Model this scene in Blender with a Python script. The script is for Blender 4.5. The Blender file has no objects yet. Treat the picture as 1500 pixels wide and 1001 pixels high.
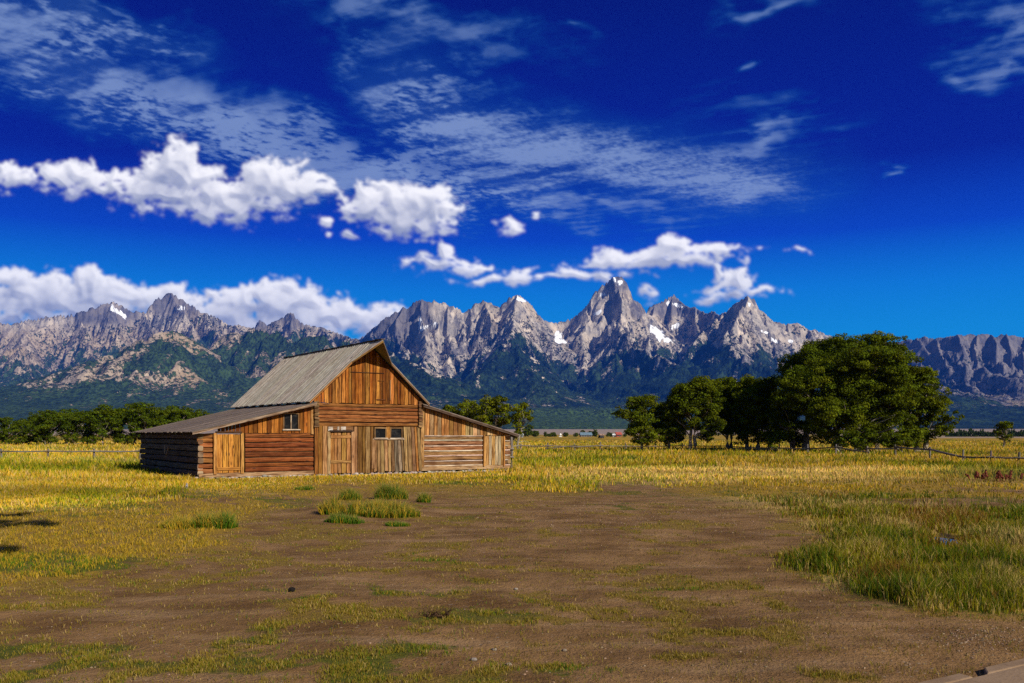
import bpy, math, random
import numpy as np
from mathutils import Vector, Matrix

# ------------------------------------------------------------------ camera, sky, sun
scene = bpy.context.scene
COL = scene.collection
F = 1360.0           # focal length in units of the 1500 wide photograph
HZ = 637.0           # row of the level horizon
CAMH = 1.7
cam_d = bpy.data.cameras.new("camera")
cam = bpy.data.objects.new("camera", cam_d)
COL.objects.link(cam)
cam.location = (0, 0, CAMH)
cam.rotation_euler = (math.radians(90), 0, 0)
cam_d.sensor_width = 36.0
cam_d.lens = F / 1500 * 36
cam_d.shift_y = (HZ - 500.5) / 1500
cam_d.clip_start = 0.1
cam_d.clip_end = 80000
scene.camera = cam

SUN_EL = math.radians(30)
SUN_AZ = math.radians(180 - 43)      # clockwise from +Y
SDIR = Vector((math.sin(SUN_AZ) * math.cos(SUN_EL), math.cos(SUN_AZ) * math.cos(SUN_EL), math.sin(SUN_EL)))
sun_d = bpy.data.lights.new("sun", 'SUN')
sun_d.energy = 5.0
sun_d.angle = math.radians(0.5)
sun_d.color = (1.0, 0.92, 0.79)
sun = bpy.data.objects.new("sun", sun_d)
sun.rotation_euler = SDIR.to_track_quat('Z', 'Y').to_euler()
sun.location = (200, -200, 300)
COL.objects.link(sun)

scene.view_settings.view_transform = 'Standard'
scene.view_settings.look = 'None'
scene.view_settings.exposure = 0.3
scene.view_settings.gamma = 1.0
scene.render.engine = 'CYCLES'
scene.cycles.max_bounces = 5
scene.cycles.diffuse_bounces = 2
scene.cycles.glossy_bounces = 2
scene.cycles.transmission_bounces = 3
scene.cycles.transparent_max_bounces = 6
scene.cycles.volume_bounces = 0
scene.cycles.use_denoising = False
scene.cycles.sample_clamp_indirect = 3.0
scene.render.filter_size = 1.25
scene.cycles.caustics_reflective = False
scene.cycles.caustics_refractive = False


class NT:
    """Small helper round a node tree."""
    def __init__(self, tree):
        self.t = tree
        tree.nodes.clear()

    def n(self, typ, ins=None, **props):
        nd = self.t.nodes.new(typ)
        for k, v in props.items():
            setattr(nd, k, v)
        if ins:
            for k, v in ins.items():
                s = nd.inputs[k]
                if hasattr(v, 'is_output'):
                    self.t.links.new(v, s)
                elif isinstance(v, bpy.types.Node):
                    self.t.links.new(v.outputs[0], s)
                else:
                    s.default_value = v
        return nd

    def math(self, op, a, b=None, c=None, clamp=False):
        ins = {0: a}
        if b is not None:
            ins[1] = b
        if c is not None:
            ins[2] = c
        return self.n('ShaderNodeMath', ins, operation=op, use_clamp=clamp).outputs[0]

    def vmath(self, op, a, b=None, c=None):
        ins = {0: a}
        if b is not None:
            ins[1] = b
        if c is not None:
            ins[2] = c
        nd = self.n('ShaderNodeVectorMath', ins, operation=op)
        return nd.outputs[1] if op in ('LENGTH', 'DOT_PRODUCT') else nd.outputs[0]

    def sstep(self, x, a, b, lo=0.0, hi=1.0):
        nd = self.n('ShaderNodeMapRange', {0: x, 1: a, 2: b, 3: lo, 4: hi}, interpolation_type='SMOOTHSTEP')
        return nd.outputs[0]

    def lin(self, x, a, b, lo=0.0, hi=1.0):
        return self.n('ShaderNodeMapRange', {0: x, 1: a, 2: b, 3: lo, 4: hi}).outputs[0]

    def mix(self, f, a, b, blend='MIX'):
        nd = self.n('ShaderNodeMix', data_type='RGBA', blend_type=blend)
        for idx, v in ((0, f), (6, a), (7, b)):
            s = nd.inputs[idx]
            if hasattr(v, 'is_output'):
                self.t.links.new(v, s)
            else:
                s.default_value = v if not isinstance(v, tuple) else (*v[:3], 1.0)
        return nd.outputs[2]

    def noise(self, vec, scale, detail=4, rough=0.55, lac=2.0, dist=0.0):
        return self.n('ShaderNodeTexNoise', {'Vector': vec, 'Scale': scale, 'Detail': detail, 'Roughness': rough,
                                             'Lacunarity': lac, 'Distortion': dist}).outputs[0]

    def mapping(self, vec, loc=(0, 0, 0), rot=(0, 0, 0), scale=(1, 1, 1), typ='POINT'):
        return self.n('ShaderNodeMapping', {0: vec, 1: loc, 2: rot, 3: scale} if typ != 'NORMAL' else {0: vec},
                      vector_type=typ).outputs[0]

    def link(self, a, b):
        self.t.links.new(a, b)


def build_world():
    w = bpy.data.worlds.new("World")
    scene.world = w
    w.use_nodes = True
    w.cycles.sampling_method = 'MANUAL'
    w.cycles.sample_map_resolution = 512
    g = NT(w.node_tree)
    sky = g.n('ShaderNodeTexSky', sky_type='NISHITA', sun_disc=False)
    sky.sun_elevation = SUN_EL
    sky.sun_rotation = SUN_AZ
    sky.altitude = 2000
    sky.air_density = 1.0
    sky.dust_density = 0.4
    sky.ozone_density = 2.0
    d = g.n('ShaderNodeTexCoord').outputs['Generated']
    sp = g.n('ShaderNodeSeparateXYZ', {0: d})
    dx, dy, dz = sp.outputs[0], sp.outputs[1], sp.outputs[2]
    # deep polarised blue in the half of the sky away from the sun
    ramp = g.n('ShaderNodeValToRGB', {0: g.lin(dz, 0.0, 0.6)})
    cr = ramp.color_ramp
    stops = [(0.0, (0.002, 0.30, 0.62)), (0.17, (0.001, 0.26, 0.64)), (0.25, (0.0008, 0.17, 0.60)), (0.34, (0.0005, 0.040, 0.44)),
             (0.45, (0.0004, 0.003, 0.22)), (0.70, (0.0003, 0.0005, 0.130)), (1.0, (0.0005, 0.001, 0.10))]
    while len(cr.elements) < len(stops):
        cr.elements.new(0.5)
    for e, (p, c) in zip(cr.elements, stops):
        e.position = p
        e.color = (*c, 1)
    deep = g.vmath('SCALE', ramp.outputs[0])
    deep.node.inputs[3].default_value = 10.0 / 0.6
    west = g.sstep(dy, 0.05, 0.6)
    blue = g.mix(west, sky.outputs[0], deep)

    bg = g.n('ShaderNodeBackground', {0: blue, 1: 0.06})
    out = g.n('ShaderNodeOutputWorld')
    g.link(bg.outputs[0], out.inputs[0])


build_world()


# ------------------------------------------------------------------ helpers
def tag(o, label=None, cat=None, group=None, kind=None):
    if label:
        o['label'] = label
    if cat:
        o['category'] = cat
    if group:
        o['group'] = group
    if kind:
        o['kind'] = kind
    return o


def empty(name, loc=(0, 0, 0), rz=0.0):
    o = bpy.data.objects.new(name, None)
    o.empty_display_size = 0.3
    o.location = loc
    o.rotation_euler = (0, 0, rz)
    COL.objects.link(o)
    return o


def mesh_np(name, V, faces, mat, parent=None, attrs=None, smooth=False, mesh_only=False):
    """V (n,3); faces list of (k arrays (m,3|4)); attrs {name: (n,4) or (n,) point data}."""
    me = bpy.data.meshes.new(name)
    V = np.ascontiguousarray(V, dtype=np.float32)
    me.vertices.add(len(V))
    me.vertices.foreach_set('co', V.ravel())
    loops = np.concatenate([f.ravel() for f in faces]).astype(np.int32)
    tot = np.concatenate([np.full(len(f), f.shape[1], np.int32) for f in faces])
    start = np.concatenate([[0], np.cumsum(tot)[:-1]]).astype(np.int32)
    me.loops.add(len(loops))
    me.loops.foreach_set('vertex_index', loops)
    me.polygons.add(len(tot))
    me.polygons.foreach_set('loop_start', start)
    me.polygons.foreach_set('loop_total', tot)
    if smooth:
        me.polygons.foreach_set('use_smooth', np.ones(len(tot), bool))
    me.update(calc_edges=True)
    for k, a in (attrs or {}).items():
        a = np.ascontiguousarray(a, dtype=np.float32)
        if a.ndim == 1:
            at = me.attributes.new(k, 'FLOAT', 'POINT')
            at.data.foreach_set('value', a)
        else:
            at = me.attributes.new(k, 'FLOAT_COLOR', 'POINT')
            at.data.foreach_set('color', a.ravel())
    me.materials.append(mat)
    if mesh_only:
        return me
    o = bpy.data.objects.new(name, me)
    COL.objects.link(o)
    if parent:
        o.parent = parent
    return o


class MB:
    """Collects solids as one mesh; every face has a colour, every corner a uv with u along the grain."""
    def __init__(self):
        self.v, self.f, self.c, self.uv = [], [], [], []

    def hexa(self, p, col, grain=0, capcol=None):
        """p: 8 corners, index = x + 2y + 4z; grain = axis along the fibres."""
        p = [Vector(q) for q in p]
        b = len(self.v)
        self.v += [tuple(q) for q in p]
        L = [(p[1] - p[0]).length, (p[2] - p[0]).length, (p[4] - p[0]).length]
        ou, ov = random.random() * 40, random.random() * 40
        for idx, ax in (((0, 4, 6, 2), 0), ((1, 3, 7, 5), 0), ((0, 1, 5, 4), 1), ((2, 6, 7, 3), 1), ((0, 2, 3, 1), 2), ((4, 5, 7, 6), 2)):
            self.f.append([b + i for i in idx])
            self.c.append(capcol if (capcol and ax == grain) else col)
            axes = [a for a in range(3) if a != ax]
            ua = grain if grain in axes else axes[0]
            va = [a for a in axes if a != ua][0]
            self.uv.append([(ou + ((i >> ua) & 1) * L[ua], ov + ((i >> va) & 1) * L[va]) for i in idx])

    def box(self, c, size, col, rot=None, grain=None, jit=0.0, capcol=None):
        s = [x / 2 for x in size]
        if grain is None:
            grain = max(range(3), key=lambda a: size[a])
        M = rot if rot is not None else Matrix.Identity(3)
        p = []
        for i in range(8):
            q = Vector(((1 if i & 1 else -1) * s[0], (1 if i & 2 else -1) * s[1], (1 if i & 4 else -1) * s[2]))
            if jit:
                q += Vector([random.uniform(-jit, jit) for _ in range(3)])
            p.append(M @ q + Vector(c))
        self.hexa(p, col, grain, capcol)

    def tube(self, pts, rad, col, n=8, squash=1.0, capcol=None, up=(0, 0, 1), topcol=None, rough=0.0, square=0.0):
        pts = [Vector(p) for p in pts]
        b = len(self.v)
        ou, ov = random.random() * 40, random.random() * 40
        run = [0.0]
        for i in range(1, len(pts)):
            run.append(run[-1] + (pts[i] - pts[i - 1]).length)
        up = Vector(up)
        phase = random.random() if not square else 0.0
        for i, p in enumerate(pts):
            d = (pts[min(i + 1, len(pts) - 1)] - pts[max(i - 1, 0)]).normalized()
            a = d.cross(up)
            if a.length < 1e-3:
                a = d.cross(Vector((1, 0, 0)))
            a.normalize()
            c = a.cross(d)
            r = rad[i] if hasattr(rad, '__len__') else rad
            for k in range(n):
                t = 2 * math.pi * (k + 0.5 * (square > 0) + phase) / n
                ca, sa = math.cos(t), math.sin(t)
                if square:
                    m = max(abs(ca), abs(sa))
                    ca, sa = ca * (1 - square) + ca / m * square, sa * (1 - square) + sa / m * square
                rr = r * (1 + random.uniform(-rough, rough))
                self.v.append(tuple(p + a * ca * rr * squash + c * sa * rr))
        rm = rad[0] if hasattr(rad, '__len__') else rad
        for i in range(len(pts) - 1):
            for k in range(n):
                k2 = (k + 1) % n
                self.f.append([b + i * n + k, b + i * n + k2, b + (i + 1) * n + k2, b + (i + 1) * n + k])
                tt = 2 * math.pi * (k + 0.5 + 0.5 * (square > 0) + phase) / n
                self.c.append(topcol if topcol and math.sin(tt) > 0.8 else col)
                v0, v1 = ov + k * rm * 6.28 / n, ov + (k + 1) * rm * 6.28 / n
                self.uv.append([(ou + run[i], v0), (ou + run[i], v1), (ou + run[i + 1], v1), (ou + run[i + 1], v0)])
        for e, base in ((0, b), (1, b + (len(pts) - 1) * n)):
            idx = [base + k for k in range(n)]
            if e == 0:
                idx.reverse()
            self.f.append(idx)
            self.c.append(capcol or col)
            self.uv.append([(ou + 0.01 * k, ov) for k in range(n)])

    def build(self, name, mat, parent=None, smooth=False, bevel=0.0):
        me = bpy.data.meshes.new(name)
        me.from_pydata(self.v, [], self.f)
        ca = me.color_attributes.new('tint', 'FLOAT_COLOR', 'CORNER')
        cols, uvs = [], []
        for f, c, u in zip(self.f, self.c, self.uv):
            for q in u:
                cols += (c[0], c[1], c[2], 1.0)
                uvs += q
        ca.data.foreach_set('color', cols)
        ul = me.uv_layers.new(name='grain')
        ul.data.foreach_set('uv', uvs)
        if smooth:
            me.polygons.foreach_set('use_smooth', [True] * len(self.f))
        me.materials.append(mat)
        me.update()
        o = bpy.data.objects.new(name, me)
        COL.objects.link(o)
        if parent:
            o.parent = parent
        if bevel:
            m = o.modifiers.new('edge', 'BEVEL')
            m.width = bevel
            m.segments = 1
        return o


# numpy gradient noise
def _h(ix, iy, s):
    h = (ix.astype(np.int64) * 374761393 + iy.astype(np.int64) * 668265263 + s * 144665) & 0x7fffffff
    h = ((h ^ (h >> 13)) * 1274126177) & 0x7fffffff
    return (h ^ (h >> 16)) & 0xffff


def pn(x, y, s=0):
    x0, y0 = np.floor(x), np.floor(y)
    fx, fy = x - x0, y - y0
    ux, uy = fx * fx * fx * (fx * (fx * 6 - 15) + 10), fy * fy * fy * (fy * (fy * 6 - 15) + 10)
    r = []
    for j in (0, 1):
        for i in (0, 1):
            a = _h(x0 + i, y0 + j, s) * (2 * math.pi / 65536)
            r.append(np.cos(a) * (fx - i) + np.sin(a) * (fy - j))
    return ((r[0] * (1 - ux) + r[1] * ux) * (1 - uy) + (r[2] * (1 - ux) + r[3] * ux) * uy) * 1.5


def fbm(x, y, o=5, s=0, g=0.5):
    t, a, f = 0.0, 1.0, 1.0
    for k in range(o):
        t = t + a * pn(x * f + 17.3 * k, y * f - 9.1 * k, s + k)
        a *= g
        f *= 2.03
    return t


def ridged(x, y, o=5, s=0, g=0.5):
    t, a, f, w = 0.0, 1.0, 1.0, 1.0
    for k in range(o):
        r = (1 - np.abs(pn(x * f + 5.7 * k, y * f + 3.3 * k, s + k))) ** 2
        t = t + a * r * w
        w = np.clip(r * 1.4, 0, 1)
        a *= g
        f *= 2.07
    return t


def ss(x, a, b):
    t = np.clip((x - a) / (b - a), 0, 1)
    return t * t * (3 - 2 * t)


def material(name, fn):
    m = bpy.data.materials.new(name)
    m.use_nodes = True
    g = NT(m.node_tree)
    out = g.n('ShaderNodeOutputMaterial')
    fn(g, out)
    return m


def principled(g, out, col, rough=0.9, spec=0.2, bump=None, bstr=0.5, bdist=0.02, **kw):
    ins = {'Roughness': rough, 'Specular IOR Level': spec}
    p = g.n('ShaderNodeBsdfPrincipled', ins)
    s = p.inputs['Base Color']
    if hasattr(col, 'is_output'):
        g.link(col, s)
    else:
        s.default_value = (*col, 1)
    if bump is not None:
        b = g.n('ShaderNodeBump', {'Height': bump, 'Strength': bstr, 'Distance': bdist})
        g.link(b.outputs[0], p.inputs['Normal'])
    g.link(p.outputs[0], out.inputs[0])
    return p


# ------------------------------------------------------------------ clouds
def cloud_mat(g, out):
    a = g.n('ShaderNodeAttribute', attribute_name='cloud')
    e = g.n('ShaderNodeEmission', {0: a.outputs[0], 1: 1.0})
    t = g.n('ShaderNodeBsdfTransparent')
    m = g.n('ShaderNodeMixShader', {0: a.outputs[3], 1: t.outputs[0], 2: e.outputs[0]})
    g.link(m.outputs[0], out.inputs[0])


def build_clouds():
    step = 1.3
    px = np.arange(-420, 1920, step)
    py = np.arange(-330, 560, step)
    X, Y = np.meshgrid(px, py)

    def ell(x, y, cx, cy, rx, ry, rot=0.0):
        c, s = math.cos(math.radians(-rot)), math.sin(math.radians(-rot))
        dx, dy = x - cx, y - cy
        return np.hypot((dx * c + dy * s) / rx, (-dx * s + dy * c) / ry)

    def union(x, y, L, k=0.2):
        acc = None
        for e in L:
            v = ell(x, y, *e)
            if acc is None:
                acc = v
            else:
                h = np.clip(0.5 + 0.5 * (acc - v) / k, 0, 1)
                acc = acc * (1 - h) + v * h - k * h * (1 - h)
        return acc
    blur0 = lambda z: z
    # high cloud sheet, laid out on a level plane overhead
    dz = np.maximum(HZ - Y, 30) / F
    cx, cy = (X - 750) / F / dz, 1 / dz
    a = math.radians(28)
    qx, qy = cx * math.cos(a) - cy * math.sin(a), cx * math.sin(a) + cy * math.cos(a)
    wx, wy = fbm(X / 150, Y / 110, 4, 1), fbm(X / 150, Y / 110, 4, 2)
    xw, yw = X + wx * 70, Y + wy * 34
    A = ss(union(xw, yw, [(110, 110, 330, 80, -20), (330, 190, 280, 62, -18), (540, 262, 210, 62, -12), (640, 170, 150, 95, -25), (700, 290, 150, 35, 0), (90, 30, 260, 50, -10)], .3), 1.2, 0.2)
    A2 = ss(union(xw, yw, [(330, 165, 190, 34, -22), (440, 225, 190, 40, -16), (590, 255, 110, 30, -8)], .3), 1.5, 0.2)
    B = ss(union(X + wx * 34, Y + wy * 16, [(700, 195, 130, 62, -16), (760, 218, 150, 56, -8), (930, 240, 220, 56, -10), (1090, 262, 130, 56, -2)], .3), 1.5, 0.15)
    Cc = ss(union(xw, yw, [(1470, 40, 190, 110, -15), (1450, 100, 130, 40, -5), (1130, 5, 130, 28, 10), (1092, 95, 34, 22, 30), (860, 66, 60, 16, 5), (870, 310, 220, 30, -4),
                           (1120, 185, 90, 50, 12), (610, 30, 330, 60, -15), (1290, 250, 60, 12, 10)], .3), 1.15, 0.0)
    mk = fbm(qx * 19 + 0.4 * wx, qy * 15 + 0.4 * wy, 4, 5, 0.5)
    mk2 = fbm(qx * 44 + 0.5 * wx, qy * 40 + 0.5 * wy, 3, 15, 0.55)
    fib = fbm(qx * 3.0 + wx * 0.5, qy * 8.0, 5, 25, 0.55)
    rip = np.sin((X * 0.17 + Y * 0.80 + wx * 16 + wy * 9) / 2.4)
    md = ss(fbm(X / 130 + 4, Y / 80, 3, 35), -0.5, 0.5)
    tex = mk * (0.25 + 0.75 * md) + mk2 * (0.15 + 0.4 * md) + fib * (0.75 - 0.4 * md)
    hA = A ** 0.7 * ss(tex * 0.8 + A2 * 0.70 + A * 0.26, -0.25, 1.05) * 0.78
    hB = B * ss(fib * 0.42 + mk2 * 0.26 + mk * 0.20 + B * 0.95 + rip * 0.05 * (1 - B), 0.0, 1.35) * 0.88
    rmask = ss(ell(xw, yw, 1100, 185, 130, 60, 0), 1.3, 0.3)
    hB = np.maximum(hB, rmask * 0.22 * (0.5 + 0.5 * rip) * ss(fib, -0.5, 0.4))
    hC = Cc * ss(fib * 0.5 + mk * 0.25 + Cc * 0.75, -0.1, 1.0) * 0.66
    veil = 0.26 * blur0(np.maximum(A, B) ** 0.8)
    high = 1 - (1 - hA) * (1 - hB) * (1 - hC) * (1 - veil)
    hl = ss(high, 0.05, 0.95)[..., None]
    hcol = np.array((0.001, 0.115, 0.36)) * (1 - hl) + np.array((0.21, 0.30, 0.52)) * hl
    high = np.clip(high * 0.95, 0, 0.80)
    # cumulus
    CUM = [(25, 262, 36, 22), (105, 262, 55, 24), (150, 276, 40, 16), (178, 268, 40, 22), (253, 248, 44, 36), (285, 262, 40, 26), (235, 286, 74, 30), (315, 286, 56, 28), (300, 318, 50, 14),
           (400, 268, 50, 34), (432, 280, 46, 24), (372, 302, 76, 28), (350, 322, 40, 12), (468, 276, 40, 14),
           (572, 298, 58, 30), (628, 300, 42, 26), (535, 306, 30, 24), (590, 325, 56, 20), (636, 330, 30, 18), (626, 350, 18, 12),
           (740, 338, 20, 11), (781, 320, 8, 9), (482, 326, 15, 9), (486, 348, 9, 7), (512, 350, 10, 6),
           (652, 370, 14, 14), (650, 388, 56, 12), (690, 392, 30, 8), (718, 411, 46, 6), (770, 405, 40, 6),
           (985, 358, 30, 17), (1000, 372, 58, 17), (1058, 366, 52, 8), (958, 383, 100, 19), (875, 396, 95, 9), (1010, 386, 60, 11), (810, 404, 80, 5), (760, 409, 46, 4),
           (1080, 414, 32, 14), (1068, 430, 46, 11), (1118, 424, 30, 6), (1040, 402, 8, 13), (948, 431, 10, 11), (1172, 370, 15, 5), (1035, 440, 18, 8),
           (10, 415, 46, 24), (60, 432, 60, 26), (136, 415, 34, 20), (150, 432, 70, 26), (110, 455, 130, 32), (30, 460, 100, 32), (225, 430, 44, 12), (240, 450, 60, 22), (200, 445, 60, 24),
           (398, 432, 42, 24), (350, 442, 50, 22), (320, 460, 50, 24), (430, 448, 60, 28), (480, 458, 56, 24), (530, 468, 46, 22), (566, 462, 28, 15), (420, 482, 190, 24)]
    ux, uy = fbm(X / 60, Y / 60, 4, 41), fbm(X / 60, Y / 60, 4, 42)
    xc, yc = X + ux * 13, Y + uy * 11
    D = 1.0 - union(xc, yc, CUM, 0.22)
    def blur(z, r):
        for ax in (0, 1, 0, 1):
            c = np.cumsum(np.pad(z, [(r + 1, r) if k == ax else (0, 0) for k in (0, 1)], mode='edge'), axis=ax)
            z = (np.take(c, np.arange(2 * r + 1, c.shape[ax]), ax) - np.take(c, np.arange(0, c.shape[ax] - 2 * r - 1), ax)) / (2 * r + 1)
        return z
    octs = []
    fr = 1 / 36.0
    for k in range(6):
        octs.append(0.42 - np.abs(pn(xc * fr + 3 * k, yc * fr * 1.15, 60 + k)))
        fr *= 2.05
    bil = sum(o * 0.56 ** k for k, o in enumerate(octs))
    wisp = fbm(X / 24, Y / 15, 6, 90, 0.62)
    below = np.roll(D, -int(20 / step), 0) - D
    under = ss(-below, 0.0, 0.55)
    d = D + bil * 0.40 * (1 - 0.5 * under) + wisp * (0.20 + 0.40 * under)
    soft = 0.26 + 0.62 * under
    alpha = blur(ss(d + 0.10 * fbm(X / 9, Y / 7, 4, 97, 0.6), -0.05, soft), 1)
    body = np.clip(d, 0, 2.5)
    thick = blur(np.sqrt(body), 3) * 34 + (octs[0] * 22 + blur(octs[1] * 0.5 + octs[2] * 0.25, 1) * 15) * ss(d, 0, 0.4)
    thick = blur(thick, 2)
    gx, gy = np.gradient(thick, step, axis=1), np.gradient(thick, step, axis=0)
    inv = 1 / np.sqrt(1 + gx ** 2 + gy ** 2)
    L = np.array((0.42, 0.66, 0.62))
    lam = np.clip((-gx * L[0] + gy * L[1] + L[2]) * inv, 0, 1)
    occ = np.zeros_like(d)
    for k in range(1, 10):
        sxn, syn = int(round(k * 2.6 / step)), int(round(k * 5.0 / step))
        occ += np.clip(np.roll(np.roll(body, syn, 0), -sxn, 1), 0, 1.2)
    sh = np.exp(-blur(occ, 2) * 0.24)
    lit = 0.04 + 0.34 * lam + 0.70 * sh + 0.08 * fbm(X / 20, Y / 14, 5, 95)
    lit = np.clip(lit, 0, 1) * (0.72 + 0.28 * ss(d, 0.0, 0.5))
    lit = lit[..., None]
    ccol = np.array((0.17, 0.21, 0.36)) * (1 - lit) + np.array((0.96, 0.94, 0.95)) * lit  # painted sunlit tops and shaded undersides, emitted by the sheet
    al = alpha * 0.97
    rgb = hcol * (1 - al[..., None]) * 1.0 + ccol * al[..., None]
    a_tot = 1 - (1 - al) * (1 - high)
    rgb = (hcol * (high * (1 - al))[..., None] + ccol * al[..., None]) / np.maximum(a_tot, 1e-4)[..., None]
    fade = ss(X, -420, -330) * ss(X, 1920, 1830) * ss(Y, -330, -220)
    a_tot = a_tot * fade
    dirs = np.stack([(X - 750) / F, np.ones_like(X), (HZ - Y) / F], -1)
    V = (dirs / np.linalg.norm(dirs, axis=-1, keepdims=True) * 52000).reshape(-1, 3)
    nr, nc = X.shape
    i = np.arange(nr * nc).reshape(nr, nc)
    q = np.stack([i[:-1, :-1], i[1:, :-1], i[1:, 1:], i[:-1, 1:]], -1).reshape(-1, 4)
    m = material("cloud_sheet", cloud_mat)
    m.cycles.emission_sampling = 'NONE'
    o = mesh_np("clouds", V, [q], m, attrs={'cloud': np.concatenate([rgb, a_tot[..., None]], -1).reshape(-1, 4)}, smooth=True)
    tag(o, kind='structure')


build_clouds()


# ------------------------------------------------------------------ mountains
def mountain_mat(g, out):
    co = g.n('ShaderNodeTexCoord').outputs['Object']
    att = g.n('ShaderNodeAttribute', attribute_name='cover')
    sp = g.n('ShaderNodeSeparateColor', {0: att.outputs[0]})
    forest, snow, tone = sp.outputs[0], sp.outputs[1], sp.outputs[2]
    warm = att.outputs[3]
    n1 = g.noise(co, 1 / 420, 8, 0.62)
    n2 = g.noise(co, 1 / 70, 6, 0.65)
    n3 = g.noise(g.mapping(co, (0, 0, 0), (0, 0, 0), (1, 0.25, 0.35)), 1 / 90, 6, 0.65)
    rock = g.mix(g.sstep(n1, 0.3, 0.7), (0.25, 0.23, 0.205), (0.64, 0.53, 0.41))
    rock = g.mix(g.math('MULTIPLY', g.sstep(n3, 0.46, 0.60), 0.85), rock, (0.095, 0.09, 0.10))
    rock = g.mix(g.math('MULTIPLY', g.sstep(n2, 0.52, 0.7), 0.6), rock, (0.62, 0.54, 0.46))
    rock = g.mix(g.math('MULTIPLY', tone, 0.75), rock, (0.075, 0.072, 0.09))  # painted summit shade blends the rock towards blue-black
    rock = g.mix(warm, rock, (0.36, 0.26, 0.155))
    t1 = g.noise(co, 1 / 38, 4, 0.7)
    t2 = g.noise(co, 1 / 150, 4, 0.6)
    tw = g.math('ADD', g.math('MULTIPLY', t1, 0.75), g.math('MULTIPLY', t2, 0.35))
    # forest density against fine noise: individual stands of conifers
    tn = g.math('MULTIPLY_ADD', g.math('SUBTRACT', tw, 0.55), 2.3, 0.5)
    fm = g.sstep(g.math('SUBTRACT', forest, tn), -0.07, 0.07)
    fcol = g.mix(g.sstep(t2, 0.4, 0.68), (0.007, 0.017, 0.013), (0.022, 0.042, 0.016))
    fcol = g.mix(g.math('MULTIPLY', warm, 0.8), fcol, (0.05, 0.085, 0.022))
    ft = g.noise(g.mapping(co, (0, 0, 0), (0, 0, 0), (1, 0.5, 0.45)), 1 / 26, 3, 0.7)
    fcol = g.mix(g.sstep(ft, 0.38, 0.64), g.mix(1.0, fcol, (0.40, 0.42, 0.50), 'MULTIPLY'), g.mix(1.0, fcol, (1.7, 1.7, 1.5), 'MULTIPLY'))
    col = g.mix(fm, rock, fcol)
    sn = g.sstep(g.math('ADD', snow, g.math('MULTIPLY', g.math('SUBTRACT', n2, 0.5), 0.9)), 0.45, 0.6)
    col = g.mix(sn, col, (0.82, 0.83, 0.86))
    h = g.math('ADD', g.math('MULTIPLY', g.noise(co, 1 / 80, 8, 0.62), 34.0), g.math('MULTIPLY', g.math('MULTIPLY', fm, t1), 30.0))
    h = g.math('MULTIPLY', h, g.math('SUBTRACT', 1.0, g.math('MULTIPLY', sn, 0.9)))
    p = principled(g, out, col, 0.95, 0.05, h, 0.9, 1.0)


def P3(px, py, Y):
    return ((px - 750) / F * Y, Y, CAMH + (HZ - py) / F * Y)


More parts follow.
